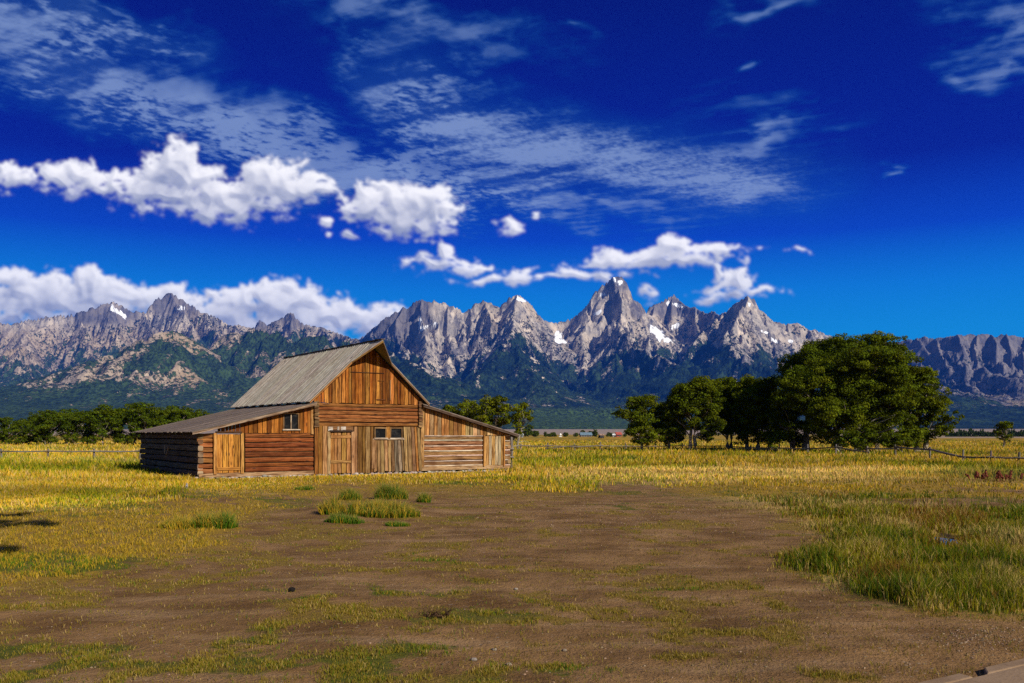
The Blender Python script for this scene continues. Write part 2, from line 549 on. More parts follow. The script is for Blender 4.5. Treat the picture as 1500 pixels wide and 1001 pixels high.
def build_mountains():
    rng = np.random.default_rng(4)
    SKY = [(-420, 500), (-300, 470), (-200, 455), (-90, 470), (0, 472), (28, 472), (60, 464), (80, 460), (116, 456), (136, 450), (166, 441),
           (188, 452), (200, 456), (216, 456), (222, 444), (240, 432), (254, 428), (272, 440), (286, 448), (294, 456), (310, 460), (336, 475),
           (372, 479), (382, 467), (392, 476), (408, 468), (426, 454), (440, 470), (456, 477), (476, 480), (500, 490), (524, 498),
           (549, 478), (573, 461), (590, 449), (608, 439), (617, 437), (623, 440), (631, 440), (640, 438.5), (655, 445), (672, 453), (683, 457),
           (689, 452), (700, 442), (711, 439), (722, 445), (731, 449), (737, 442), (749, 433), (759, 431.5), (772, 440), (780, 449), (785, 461),
           (799, 470), (813, 472), (831, 467), (846, 461), (860, 448), (868, 437), (872, 427), (884, 415), (898, 404.5), (910, 404), (916, 413),
           (923, 429), (926, 439), (936, 443), (944, 453), (946, 460), (951, 449), (964, 444), (976, 438), (988, 431.5), (999, 441), (1008, 450),
           (1017, 450), (1032, 459), (1043, 456), (1052, 460), (1065, 456), (1073, 447), (1086, 438), (1096, 434), (1106, 438), (1114, 453),
           (1123, 457), (1134, 469), (1152, 474), (1170, 475), (1184, 481), (1205, 487), (1225, 493), (1250, 502), (1285, 508), (1315, 501),
           (1330, 498), (1344, 495), (1353, 491.5), (1372, 495), (1399, 489.5), (1414, 490), (1430, 488.5), (1448, 488.5), (1458, 493), (1471, 488.5),
           (1487, 492.5), (1500, 494), (1560, 485), (1640, 480), (1760, 500), (1900, 520)]
    kx = [-420, 0, 250, 500, 560, 620, 760, 810, 905, 950, 990, 1040, 1096, 1200, 1300, 1400, 1900]
    ky = [15000, 15500, 16500, 15200, 13800, 13600, 13300, 14400, 14000, 14700, 15000, 14000, 12700, 12800, 13200, 12200, 12500]
    sx, sy = np.array([p[0] for p in SKY], float), np.array([p[1] for p in SKY], float)

    def Ysk(px):
        return float(np.interp(px, kx, ky))
    segs = []     # ax, ay, az, bx, by, bz, L

    def line(pts, L):
        for a, b in zip(pts[:-1], pts[1:]):
            segs.append((*a, *b, L))
    # main crest, resampled with small jags
    qx = np.unique(np.concatenate([np.arange(-420, 1900, 2.6), sx]))
    qy = np.interp(qx, sx, sy) + pn(qx / 9.0, qx * 0 + 3.1, 5) * 1.3 + pn(qx / 4.7, qx * 0 + 1.1, 6) * 0.9
    crest_pts = [P3(x, y, Ysk(x)) for x, y in zip(qx, qy)]
    line(crest_pts, 800)
    line([(x, y, z * 0.93) for x, y, z in crest_pts[::2]], 1750)

    def spur(px, reach, drift, L=1150, start=None, fall=1.25, end_py=598, wob=9):
        y0 = float(np.interp(px, sx, sy))
        Y0 = Ysk(px)
        n = 9
        pts = []
        wx = 0.0
        for k in range(n):
            t = k / (n - 1)
            wx += rng.normal(0, wob) * (k > 0)
            Y = Y0 + (reach - Y0) * t
            py = y0 + (end_py - y0) * (1 - (1 - t) ** fall) + (rng.normal(0, 4) if 0 < k < n - 1 else 0)
            py = min(py, end_py)
            pts.append(P3(px + drift * t + wx, py, Y))
        line(pts, L)
    for px, dr in [(-300, 20), (-200, -30), (-60, -20), (40, -30), (110, 30), (166, -40), (210, 30), (254, 60), (300, 50), (345, -10), (426, 30), (470, 20)]:
        spur(px, 10800, dr, 1000, fall=1.6, end_py=560)
    for px, dr, r in [(549, -20, 11000), (590, 20, 9800), (617, 50, 9600), (655, -10, 10300), (690, 15, 9800), (711, -25, 9500), (759, -8, 9300),
                      (785, 40, 10500), (846, 10, 11000), (868, -30, 9700), (898, 12, 9400), (926, 30, 10200), (960, 20, 11500), (988, 10, 11500), (1017, 20, 10500),
                      (1043, -10, 10000), (1073, -50, 9600), (1096, 5, 9000), (1123, 50, 9300), (1152, 60, 9300), (1184, 70, 9300), (1225, 60, 9600),
                      (1285, 20, 9800), (1315, 40, 9800), (1344, 35, 9700), (1372, 45, 9500), (1399, 40, 9500), (1430, 50, 9400), (1448, 45, 9300), (1471, 60, 9300),
                      (1500, 40, 9400), (1560, 40, 9300), (1640, 40, 9300), (1760, 20, 9300)]:
        spur(px, r, dr, 800, fall=1.35, end_py=602)
    # forested front hills and the long wooded ramps
    HL = [
        ([(-420, 560, 8600), (-260, 540, 8800), (-120, 572, 8700), (0, 576, 8500), (40, 566, 8600), (80, 550, 8700), (140, 528, 8900), (172, 516, 9000), (208, 498, 9200), (242, 486, 9400),
          (262, 490, 9600), (290, 507, 10300), (315, 515, 11000)], 1500),
        ([(242, 486, 9400), (270, 520, 8900), (300, 560, 8300), (335, 600, 7600)], 1200),
        ([(208, 498, 9200), (215, 540, 8600), (225, 580, 8000), (240, 606, 7500)], 1200),
        ([(140, 528, 8900), (130, 565, 8300), (120, 604, 7500)], 1100),
        ([(40, 566, 8600), (30, 590, 8000), (20, 606, 7600)], 1000),
        ([(300, 512, 10900), (340, 488, 10500), (380, 484, 10300), (440, 494, 10000), (480, 490, 9800), (524, 500, 9600), (564, 514, 9400), (608, 537, 9000), (637, 558, 8600),
          (667, 581, 8300), (700, 600, 8000)], 1400),
        ([(380, 484, 10300), (395, 525, 9500), (410, 570, 8400), (430, 602, 7600)], 1100),
        ([(480, 490, 9800), (478, 540, 8900), (470, 590, 7900)], 1100),
        ([(564, 514, 9400), (585, 560, 8600), (600, 600, 7800)], 1000),
        ([(759, 432, 13300), (752, 470, 12400), (749, 502, 11400), (770, 540, 10200), (800, 575, 9200), (835, 603, 8300)], 1150),
        ([(749, 502, 11400), (715, 540, 10200), (680, 575, 9200), (660, 600, 8400)], 1100),
        ([(900, 470, 13000), (926, 504, 11500), (975, 530, 10500), (1032, 554, 9800), (1080, 585, 9000), (1110, 603, 8400)], 1100),
        ([(1096, 434, 12700), (1075, 480, 11600), (1055, 503, 11000), (1090, 520, 10300), (1140, 538, 9800), (1180, 570, 9100), (1230, 602, 8300)], 1100),
        ([(1270, 515, 11000), (1326, 540, 10200), (1400, 570, 9300), (1480, 602, 8500)], 1150),
        ([(1480, 540, 10500), (1560, 575, 9300), (1640, 604, 8500)], 1100),
    ]
    for pts, L in HL:
        line([P3(*p) for p in pts], L)
    # grid: columns by bearing, rows by distance
    cols = np.concatenate([np.arange(-420, -30, 3.0), np.arange(-30, 1530, 1.15), np.arange(1530, 1900, 3.0)])
    rows = np.concatenate([np.linspace(5200, 7400, 26)[:-1], np.linspace(7400, 16800, 330), np.linspace(17000, 19500, 12)])
    PX, YY = np.meshgrid(cols, rows)
    XX = (PX - 750) / F * YY
    shp = XX.shape
    wx = fbm(XX / 700, YY / 700, 4, 11) * 26
    wy = fbm(XX / 700, YY / 700, 4, 31) * 90
    X, Y = (XX + wx).ravel(), (YY + wy).ravel()
    base = np.interp(Y, [5200, 7000, 7600, 9000, 20000], [24, 55, 120, 210, 300])
    Z = np.zeros_like(X)
    for ax, ay, az, bx, by, bz, L in segs:
        dx, dy = bx - ax, by - ay
        l2 = dx * dx + dy * dy
        t = np.clip(((X - ax) * dx + (Y - ay) * dy) / l2, 0, 1)
        d = np.hypot(X - ax - t * dx, Y - ay - t * dy)
        z = (az + t * (bz - az)) * np.exp(-d / L)
        np.maximum(Z, z, out=Z)
    Z = Z.reshape(shp)
    base = base.reshape(shp)
    # moraine ridge at the foot
    mor = np.interp(PX, [-420, 0, 300, 560, 700, 800, 900, 980, 1200, 1500, 1900], [118, 120, 130, 120, 150, 205, 210, 190, 130, 120, 120])
    Z = np.maximum(Z, mor * np.exp(-((YY - 7700) / 620) ** 2) * (1 + 0.12 * fbm(XX / 400, YY / 400, 3, 3)))
    Z = np.maximum(Z, base)
    rel = np.clip(Z / 1900, 0, 1.1)
    crest = np.interp(PX, sx, sy)
    crestz = (HZ - crest) / F * np.interp(PX, kx, ky)
    near_crest = ss(crestz - Z, 0, 360)
    behind = YY > np.interp(PX, kx, ky)
    rug = ss(Z, 120, 700)
    # couloirs run down the fall line, then broken rock at ever finer grain
    cw = fbm(XX / 900, YY / 900, 3, 7) * 0.9
    g1 = ridged(XX / 420 + cw, YY / 1500, 4, 21, 0.55)
    g2 = ridged(XX / 260 + cw * 0.7, YY / 420, 6, 51, 0.58)
    g3 = ridged(XX / 75, YY / 120, 4, 71, 0.6)
    bump = (g1 - 1.05) * 185 * rug + (g2 - 1.1) * (45 + 80 * rel) * rug + (g3 - 1.0) * (8 + 20 * rel) * rug
    bump = np.where(bump > 0, np.minimum(bump, 70) * 0.8, bump) * np.interp(YY, [8000, 10500, 11500], [0.45, 0.6, 1.0])
    Z2 = Z + bump * (0.08 + 0.92 * near_crest) + (g3 - 1.0) * 10 * (1 - near_crest) * rug
    Z2 = np.maximum(Z2, base - 5 + fbm(XX / 150, YY / 150, 3, 2) * 4)
    Z2 = np.where(YY < 5600, Z2 - (5600 - YY) * 0.1, Z2)
    # cover
    py = HZ - (Z2 - CAMH) * F / YY
    tl = np.interp(PX, [-420, 0, 60, 200, 245, 300, 400, 520, 580, 640, 700, 750, 800, 860, 920, 980, 1050, 1100, 1180, 1250, 1320, 1400, 1500, 1900],
                   [525, 525, 515, 492, 484, 484, 478, 482, 508, 545, 520, 490, 512, 545, 503, 515, 500, 518, 522, 515, 535, 565, 600, 605])
    en = fbm(XX / 520, YY / 700, 5, 81)
    talus = fbm(XX / 140 + cw, YY / 900, 4, 91)
    forest = ss(py - tl + en * 26, -22, 30)
    forest = forest * (1 - 0.40 * ss(talus + en * 0.4, 0.1, 0.55))
    left = ss(PX, 560, 430)
    forest = forest * (1 - 0.55 * left * ss(fbm(XX / 600, YY / 800, 4, 101) + 0.20 * ss(py, 560, 500), 0.0, 0.4) * ss(py, 598, 555))
    forest = np.where(np.interp(PX, sx, sy) > py - 8, forest * 0.3, forest)
    lowf = ss(py, 585, 603)
    forest = np.maximum(forest, lowf * 0.9)
    scat = 0.40 * ss(py - tl + en * 30, -90, -10)
    forest = np.maximum(forest, scat)
    snow = np.zeros(shp)
    for ex, ey, rx, ry, rot in [(626, 479, 17, 4, -20), (615, 470, 3, 9, 0), (596, 461, 5, 3, 40), (817, 491, 6, 13, 0), (822, 500, 10, 4, 0), (964, 488, 15, 7, 40), (975, 498, 14, 5, 10), (990, 478, 13, 5, -25),
                                (907, 415, 8, 4, -30), (900, 409, 3, 4, 0), (884, 431, 6, 5, 20), (876, 458, 12, 3, -30), (994, 448, 12, 3, 20), (978, 443, 4, 3, 0), (176, 459, 16, 4, 35), (164, 452, 3, 6, 10),
                                (1121, 487, 7, 3, 30), (1159, 500, 6, 3, 20), (1098, 446, 3, 4, 0), (765, 440, 12, 2.5, 12), (760, 436, 4, 5, 0), (266, 452, 10, 3, 0), (1135, 500, 10, 2, 35), (1370, 497, 4, 2, 0)]:
        c, s = math.cos(math.radians(rot)), math.sin(math.radians(rot))
        u = ((PX - ex) * c + (py - ey) * s) / rx
        v = (-(PX - ex) * s + (py - ey) * c) / ry
        snow = np.maximum(snow, 1.2 - np.hypot(u, v) * 0.8 + 0.35 * fbm(XX / 90, YY / 140, 3, 17))
    snow = np.where(behind, 0, np.clip(snow, 0, 1))
    # random mottle, then cloud shadow and shaded faces painted dark on the summits
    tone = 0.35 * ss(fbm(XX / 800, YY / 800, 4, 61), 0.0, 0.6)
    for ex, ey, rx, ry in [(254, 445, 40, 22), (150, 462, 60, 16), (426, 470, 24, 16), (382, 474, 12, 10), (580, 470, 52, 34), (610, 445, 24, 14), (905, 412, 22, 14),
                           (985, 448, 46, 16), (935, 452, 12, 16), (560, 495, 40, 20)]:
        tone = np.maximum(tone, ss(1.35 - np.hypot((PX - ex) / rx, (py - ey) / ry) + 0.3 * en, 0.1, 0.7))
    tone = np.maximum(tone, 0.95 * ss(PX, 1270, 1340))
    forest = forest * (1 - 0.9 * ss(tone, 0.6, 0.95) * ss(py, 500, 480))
    warm = 0.6 * ss(PX, 540, 440) * ss(py, 470, 500) + 0.35 * ss(en, 0.0, 0.7)
    warm = np.clip(warm * (1 - tone), 0, 0.9)
    warm = np.maximum(warm, ss(py, 594, 602) * ss(PX, 700, 800) * ss(PX, 1100, 920))
    warm = np.maximum(warm, 0.5 * ss(py, 560, 590) * ss(fbm(XX / 500, YY / 300, 3, 19), 0.0, 0.4))
    nr, nc = shp
    V = np.stack([XX, YY, Z2], -1).reshape(-1, 3)
    i = np.arange(nr * nc).reshape(nr, nc)
    q = np.stack([i[:-1, :-1], i[:-1, 1:], i[1:, 1:], i[1:, :-1]], -1).reshape(-1, 4)
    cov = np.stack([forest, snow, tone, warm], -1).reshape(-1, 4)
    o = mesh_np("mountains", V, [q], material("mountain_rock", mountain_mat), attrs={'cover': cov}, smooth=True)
    tag(o, kind='structure')


build_mountains()


# ------------------------------------------------------------------ ground
def seg_dist(px, py, poly):
    """signed distance (positive inside) to a polygon in chart space, rows stretched by 2."""
    P = np.array(poly, float) * (1, 2.0)
    x, y = px, py * 2.0
    best = np.full(px.shape, 1e9)
    inside = np.zeros(px.shape, bool)
    for (ax, ay), (bx, by) in zip(P, np.roll(P, -1, 0)):
        dx, dy = bx - ax, by - ay
        t = np.clip(((x - ax) * dx + (y - ay) * dy) / (dx * dx + dy * dy), 0, 1)
        best = np.minimum(best, np.hypot(x - ax - t * dx, y - ay - t * dy))
        cr = ((ay > y) != (by > y))
        xi = ax + (y - ay) * dx / (dy if dy != 0 else 1e-9)
        inside ^= cr & (x < xi)
    return np.where(inside, best, -best)


DIRT = [(-900, 900), (-300, 880), (0, 866), (120, 850), (185, 834), (290, 814), (370, 798), (330, 785), (350, 770), (400, 750), (440, 735), (470, 722), (560, 724),
        (640, 720), (760, 727), (880, 714), (960, 713), (1010, 728), (1100, 742), (1190, 765), (1212, 780), (1185, 797), (1150, 811), (1138, 827),
        (1180, 848), (1260, 876), (1330, 898), (1500, 908), (2200, 930), (2600, 2400), (-1500, 2400)]
MARSH = [(1120, 826), (1150, 808), (1195, 797), (1225, 782), (1180, 760), (1110, 742), (1080, 728), (1200, 722), (1350, 722), (1600, 726), (2300, 730), (2400, 925),
         (1500, 900), (1335, 893), (1265, 872), (1185, 845)]


def chart(X, Y):
    Yc = np.maximum(Y, 0.9)
    return 750 + F * X / Yc, HZ + CAMH * F / Yc


def ell_m(px, py, L):
    m = np.zeros(px.shape)
    for ex, ey, rx, ry in L:
        m = np.maximum(m, ss(1.25 - np.hypot((px - ex) / rx, (py - ey) / ry), 0, 0.5))
    return m


LIMX = [-200, 0, 200, 300, 480, 640, 760, 900, 1000, 1200, 1700]
LIMY = [742, 742, 735, 716, 704, 697, 697, 706, 704, 706, 708]
TALL = None


def zones(X, Y):
    """dirt, short turf in the dirt, marsh, green share, pale straw, dark soil."""
    px, py = chart(X, Y)
    n = fbm(X / 2.3, Y / 2.3, 5, 3)
    nf = fbm(X / 0.6, Y / 0.6, 4, 13)
    amp = np.clip((py - 660) / 80, 0, 1)
    wpx, wpy = px + n * 38 * amp, py + nf * 5 * amp + n * 6 * amp
    dd = seg_dist(wpx, wpy, DIRT)
    dirt = ss(dd, -60, 55)
    turf = ell_m(wpx + nf * 30, wpy, [(820, 872, 300, 28), (230, 862, 220, 12), (560, 772, 140, 12), (1000, 930, 160, 10), (830, 862, 190, 15), (1000, 872, 130, 13), (900, 838, 110, 9), (700, 835, 80, 6), (640, 820, 42, 6), (935, 829, 26, 5),
                                      (640, 886, 110, 7), (130, 975, 300, 40), (470, 990, 190, 34), (300, 955, 240, 16), (620, 955, 80, 14), (860, 985, 55, 14), (1130, 893, 240, 8),
                                      (1440, 908, 160, 9), (60, 880, 160, 14), (700, 965, 60, 10), (560, 812, 60, 5), (520, 784, 110, 4), (700, 792, 60, 4), (850, 910, 190, 10), (1010, 945, 70, 6),
                                      (820, 740, 60, 3), (700, 763, 40, 3), (600, 748, 40, 3), (1000, 795, 90, 3), (1130, 955, 60, 5)])
    turf = turf * ss(nf * 0.9 + n * 0.6 + 0.35 * pn(X * 6, Y * 6, 77), -0.40, 0.75)
    turf = np.maximum(turf, 0.9 * ss(n + nf * 0.7, -0.05, 0.8))
    marsh = ss(seg_dist(wpx, wpy, MARSH), -22, 34)
    g = fbm(X / 9.0, Y / 9.0, 4, 23) + 0.55 * fbm(X / 1.6, Y / 1.6, 3, 33)
    far = fbm(X / 40.0, Y / 25.0, 4, 43)
    green = ss(g + 0.5 * far, -0.15, 0.75)
    edge = ell_m(wpx, wpy, [(1170, 840, 50, 22), (1290, 872, 120, 22), (1440, 865, 90, 40), (1250, 790, 70, 14), (1320, 800, 60, 10), (1200, 820, 40, 14), (1480, 790, 50, 14)])
    green = np.maximum(green, edge * 0.95 * ss(nf, -0.7, 0.1))
    left = ell_m(wpx, wpy, [(60, 690, 90, 6), (170, 682, 60, 5), (215, 690, 45, 6), (250, 694, 40, 4), (60, 826, 150, 16), (140, 741, 90, 4), (430, 733, 70, 6), (300, 727, 50, 4), (730, 701, 40, 3)])
    green = np.maximum(green, left)
    straw = ell_m(wpx, wpy, [(960, 702, 160, 9), (1120, 697, 150, 8), (1270, 705, 120, 6), (1450, 706, 70, 6), (1060, 690, 260, 5), (1100, 742, 120, 12), (1150, 770, 80, 8), (80, 745, 110, 5), (330, 722, 60, 4),
                              (1260, 745, 60, 8), (1210, 850, 50, 10)])
    bare = ell_m(wpx, wpy, [(915, 715, 60, 5), (1430, 718, 90, 3.2), (1390, 737, 160, 7), (260, 722, 28, 4.5), (215, 731, 60, 2), (330, 734, 60, 2.5), (420, 728, 50, 2), (520, 712, 60, 2)])
    mud = ell_m(wpx, wpy, [(1385, 790, 26, 9), (1340, 836, 24, 7), (1420, 846, 30, 4), (1440, 862, 30, 4)])
    global TALL
    tl = np.interp(px, LIMX, LIMY)
    TALL = np.clip(ss(py + 9 * n * amp, tl + 10, tl - 6) + marsh, 0, 1)
    return px, py, dirt, turf, marsh, green, straw, bare, mud


def ground_h(X, Y):
    d = np.hypot(X, Y)
    near = ss(d, 70, 35)
    z = fbm(X / 5.0, Y / 5.0, 4, 63) * 0.05 * near
    z = z + fbm(X / 0.9, Y / 0.9, 3, 64) * 0.012 * ss(d, 40, 15)
    px, py = chart(X, Y)
    # burrow mound beside the barn, hummock under the tall tufts
    z = z + 0.14 * np.exp(-(((X + 9.7) / 0.7) ** 2 + ((Y - 27.2) / 1.0) ** 2))
    z = z + 0.16 * np.exp(-(((X + 3.3) / 1.3) ** 2 + ((Y - 21.0) / 2.0) ** 2))
    # flat where the barn stands
    lx = (X + 12) * math.cos(BANG) + (Y - 35.57) * math.sin(BANG)
    ly = -(X + 12) * math.sin(BANG) + (Y - 35.57) * math.cos(BANG)
    inb = ss(np.maximum(np.abs(lx - 7.2) - 7.6, np.abs(ly - 4.7) - 5.2), 1.5, 0.0)
    z = z * (1 - inb)
    far = np.interp(Y, [-1e6, 900, 1500, 2300, 5000, 6400, 40000], [0, 0, 0.5, 3.0, 29.0, 44.0, 60.0])
    return z + far


BANG = math.radians(34)


def ground_mat(g, out):
    co = g.n('ShaderNodeTexCoord').outputs['Object']
    z1 = g.n('ShaderNodeAttribute', attribute_name='zone')
    z2 = g.n('ShaderNodeAttribute', attribute_name='zone2')
    s1, s2 = g.n('ShaderNodeSeparateColor', {0: z1.outputs[0]}), g.n('ShaderNodeSeparateColor', {0: z2.outputs[0]})
    dirt, turf, green = s1.outputs
    straw, bare, mud = s2.outputs
    sage = z1.outputs[3]
    n1 = g.noise(co, 0.9, 6, 0.62)
    n2 = g.noise(co, 7.0, 6, 0.65)
    n3 = g.noise(co, 38.0, 4, 0.65)
    ny = g.noise(g.mapping(co, (0, 0, 0), (0, 0, 0), (0.22, 1.3, 1)), 1.6, 5, 0.6)
    soil = g.mix(g.sstep(n1, 0.3, 0.72), (0.125, 0.062, 0.018), (0.295, 0.166, 0.068))
    soil = g.mix(g.math('MULTIPLY', g.sstep(ny, 0.5, 0.68), 0.55), soil, (0.33, 0.205, 0.105))
    soil = g.mix(g.math('MULTIPLY', g.sstep(n2, 0.55, 0.75), 0.5), soil, (0.055, 0.028, 0.013))
    soil = g.mix(g.math('MULTIPLY', g.sstep(n3, 0.60, 0.72), 0.5), soil, (0.22, 0.145, 0.085))
    vor = g.n('ShaderNodeTexVoronoi', {'Vector': co, 'Scale': 11.0, 'Randomness': 1.0})
    peb = g.math('MULTIPLY', g.math('LESS_THAN', vor.outputs[0], 0.16), g.sstep(g.noise(co, 0.5, 3, 0.5), 0.45, 0.65))
    n4 = g.noise(co, 110.0, 3, 0.7)
    soil = g.mix(g.math('MULTIPLY', g.sstep(n4, 0.56, 0.70), 0.55), soil, (0.045, 0.024, 0.011))
    soil = g.mix(g.math('MULTIPLY', g.sstep(n4, 0.42, 0.30), 0.5), soil, (0.27, 0.185, 0.11))
    soil = g.mix(peb, soil, (0.30, 0.22, 0.15))
    gmix = g.sstep(g.math('ADD', g.math('MULTIPLY', green, 0.7), g.math('MULTIPLY', n2, 0.5)), 0.35, 0.8)
    turfc = g.mix(gmix, (0.20, 0.125, 0.026), (0.085, 0.088, 0.011))
    meadow = g.mix(gmix, (0.36, 0.215, 0.022), (0.13, 0.13, 0.012))
    meadow = g.mix(g.math('MULTIPLY', straw, 0.8), meadow, (0.48, 0.30, 0.10))
    meadow = g.mix(g.math('MULTIPLY', g.sstep(n1, 0.4, 0.7), 0.35), meadow, (0.20, 0.12, 0.02))
    shortc = g.mix(g.math('MULTIPLY', g.sstep(g.math('ADD', g.math('MULTIPLY', n1, 0.6), g.math('MULTIPLY', n2, 0.4)), 0.45, 0.66), 0.55), g.mix(0.5, turfc, meadow), soil)
    shortc = g.mix(g.math('MULTIPLY', straw, 0.6), shortc, (0.36, 0.23, 0.085))
    meadow = g.mix(z2.outputs[3], shortc, meadow)
    tm = g.sstep(g.math('ADD', turf, g.math('MULTIPLY', g.math('SUBTRACT', g.noise(co, 15.0, 5, 0.75), 0.5), 1.6)), 0.15, 0.8)
    dcol = g.mix(tm, soil, turfc)
    dm = g.sstep(g.math('ADD', g.math('MAXIMUM', dirt, bare), g.math('MULTIPLY', g.math('SUBTRACT', n2, 0.5), 1.6)), 0.2, 0.8)
    col = g.mix(dm, meadow, dcol)
    col = g.mix(mud, col, (0.045, 0.028, 0.014))
    col = g.mix(sage, col, (0.30, 0.225, 0.17))
    h = g.math('ADD', g.math('MULTIPLY', n2, 0.6), g.math('MULTIPLY', n3, 0.35))
    h = g.math('ADD', h, g.math('MULTIPLY', peb, 0.25))
    principled(g, out, col, 0.95, 0.12, h, 1.0, 0.07)


def build_ground():
    az = np.concatenate([np.radians(np.linspace(-180, -44, 40))[:-1], np.arctan((np.arange(-560, 2061, 2.6) - 750) / F),
                         np.radians(np.linspace(44.2, 180, 40))[1:]])
    fr = HZ + np.concatenate([np.linspace(3000, 420, 40)[:-1], np.linspace(420, 12, 330)])
    rad = np.concatenate([CAMH * F / (fr - HZ), np.geomspace(195, 6600, 60), np.geomspace(8000, 21500, 8)])
    A, R = np.meshgrid(az, rad)
    X, Y = np.sin(A) * R, np.cos(A) * R
    # straight rows in front of the lens
    Z = ground_h(X, Y)
    Z = np.where((R > 6700) & (Y > 5000), 44 - (R - 6700) * 0.02, Z)
    px, py, dirt, turf, marsh, green, straw, bare, mud = zones(X, Y)
    behind = Y < 1.0
    dirt = np.where(behind, 1.0, dirt)
    sage = ss(Y, 1500, 2300)
    sage = np.maximum(sage, 0.85 * ss(Y, 420, 520) * ss(px, 1180, 1240))
    nr, nc = X.shape
    V = np.stack([X, Y, Z], -1).reshape(-1, 3)
    V = np.concatenate([V, [[0, 0, Z[0].mean()]]])
    i = np.arange(nr * nc).reshape(nr, nc)
    q = np.stack([i[:-1, :-1], i[1:, :-1], i[1:, 1:], i[:-1, 1:]], -1).reshape(-1, 4)[:, ::-1]
    c = nr * nc
    tri = np.stack([np.full(nc - 1, c), i[0, :-1], i[0, 1:]], -1)[:, ::-1]

    def app(a):
        a = np.stack(a, -1).reshape(-1, 4)
        return np.concatenate([a, a[:1]])
    o = mesh_np("ground", V, [q, tri], material("ground_soil", ground_mat),
                attrs={'zone': app([dirt, turf, green, sage]), 'zone2': app([straw, bare, mud, TALL])}, smooth=True)
    tag(o, kind='structure')


build_ground()


# ------------------------------------------------------------------ grass
def grass_mat(g, out):
    a = g.n('ShaderNodeAttribute', attribute_name='tint')
    d = g.n('ShaderNodeBsdfDiffuse', {0: a.outputs[0], 1: 1.0})
    t = g.n('ShaderNodeBsdfTranslucent', {0: a.outputs[0]})
    m = g.n('ShaderNodeMixShader', {0: 0.35, 1: d.outputs[0], 2: t.outputs[0]})
    g.link(m.outputs[0], out.inputs[0])


GRASS = material("grass_blade", grass_mat)


def blades(X, Y, Z, H, W, C, rng, lean=0.35, parent=None, name="grass", rows2=True):
    n = len(X)
    th = rng.uniform(0, 2 * math.pi, n)
    ln = rng.uniform(0.05, lean, n) * H
    la = rng.uniform(0, 2 * math.pi, n)
    dx, dy = np.cos(th) * W * 0.5, np.sin(th) * W * 0.5
    lx, ly = np.cos(la) * ln, np.sin(la) * ln
    zero = Z - 0.02
    v = [np.stack([X - dx, Y - dy, zero], -1), np.stack([X + dx, Y + dy, zero], -1),
         np.stack([X + lx * 0.35 - dx * 0.75, Y + ly * 0.35 - dy * 0.75, Z + H * 0.6], -1),
         np.stack([X + lx * 0.35 + dx * 0.75, Y + ly * 0.35 + dy * 0.75, Z + H * 0.6], -1),
         np.stack([X + lx, Y + ly, Z + H], -1)]
    V = np.stack(v, 1).reshape(-1, 3)
    k = np.arange(n) * 5
    quads = np.stack([k, k + 1, k + 3, k + 2], -1)
    tris = np.stack([k + 2, k + 3, k + 4], -1)
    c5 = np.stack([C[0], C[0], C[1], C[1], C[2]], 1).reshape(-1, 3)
    c5 = np.concatenate([c5, np.ones((len(c5), 1))], 1)
    return mesh_np(name, V, [quads, tris], GRASS, parent, {'tint': c5})


GOLD, TAN, GREEN, LIME, RUST, OLIVE = [np.array(c) for c in ((0.62, 0.40, 0.030), (0.68, 0.49, 0.18), (0.055, 0.125, 0.008), (0.37, 0.36, 0.012), (0.27, 0.10, 0.022), (0.16, 0.135, 0.012))]


def in_barn(X, Y, m=0.15):
    lx = (X + 12) * math.cos(BANG) + (Y - 35.57) * math.sin(BANG)
    ly = -(X + 12) * math.sin(BANG) + (Y - 35.57) * math.cos(BANG)
    return (lx > -m) & (lx < 14.4 + m) & (ly > -m) & (ly < 9.5 + m)


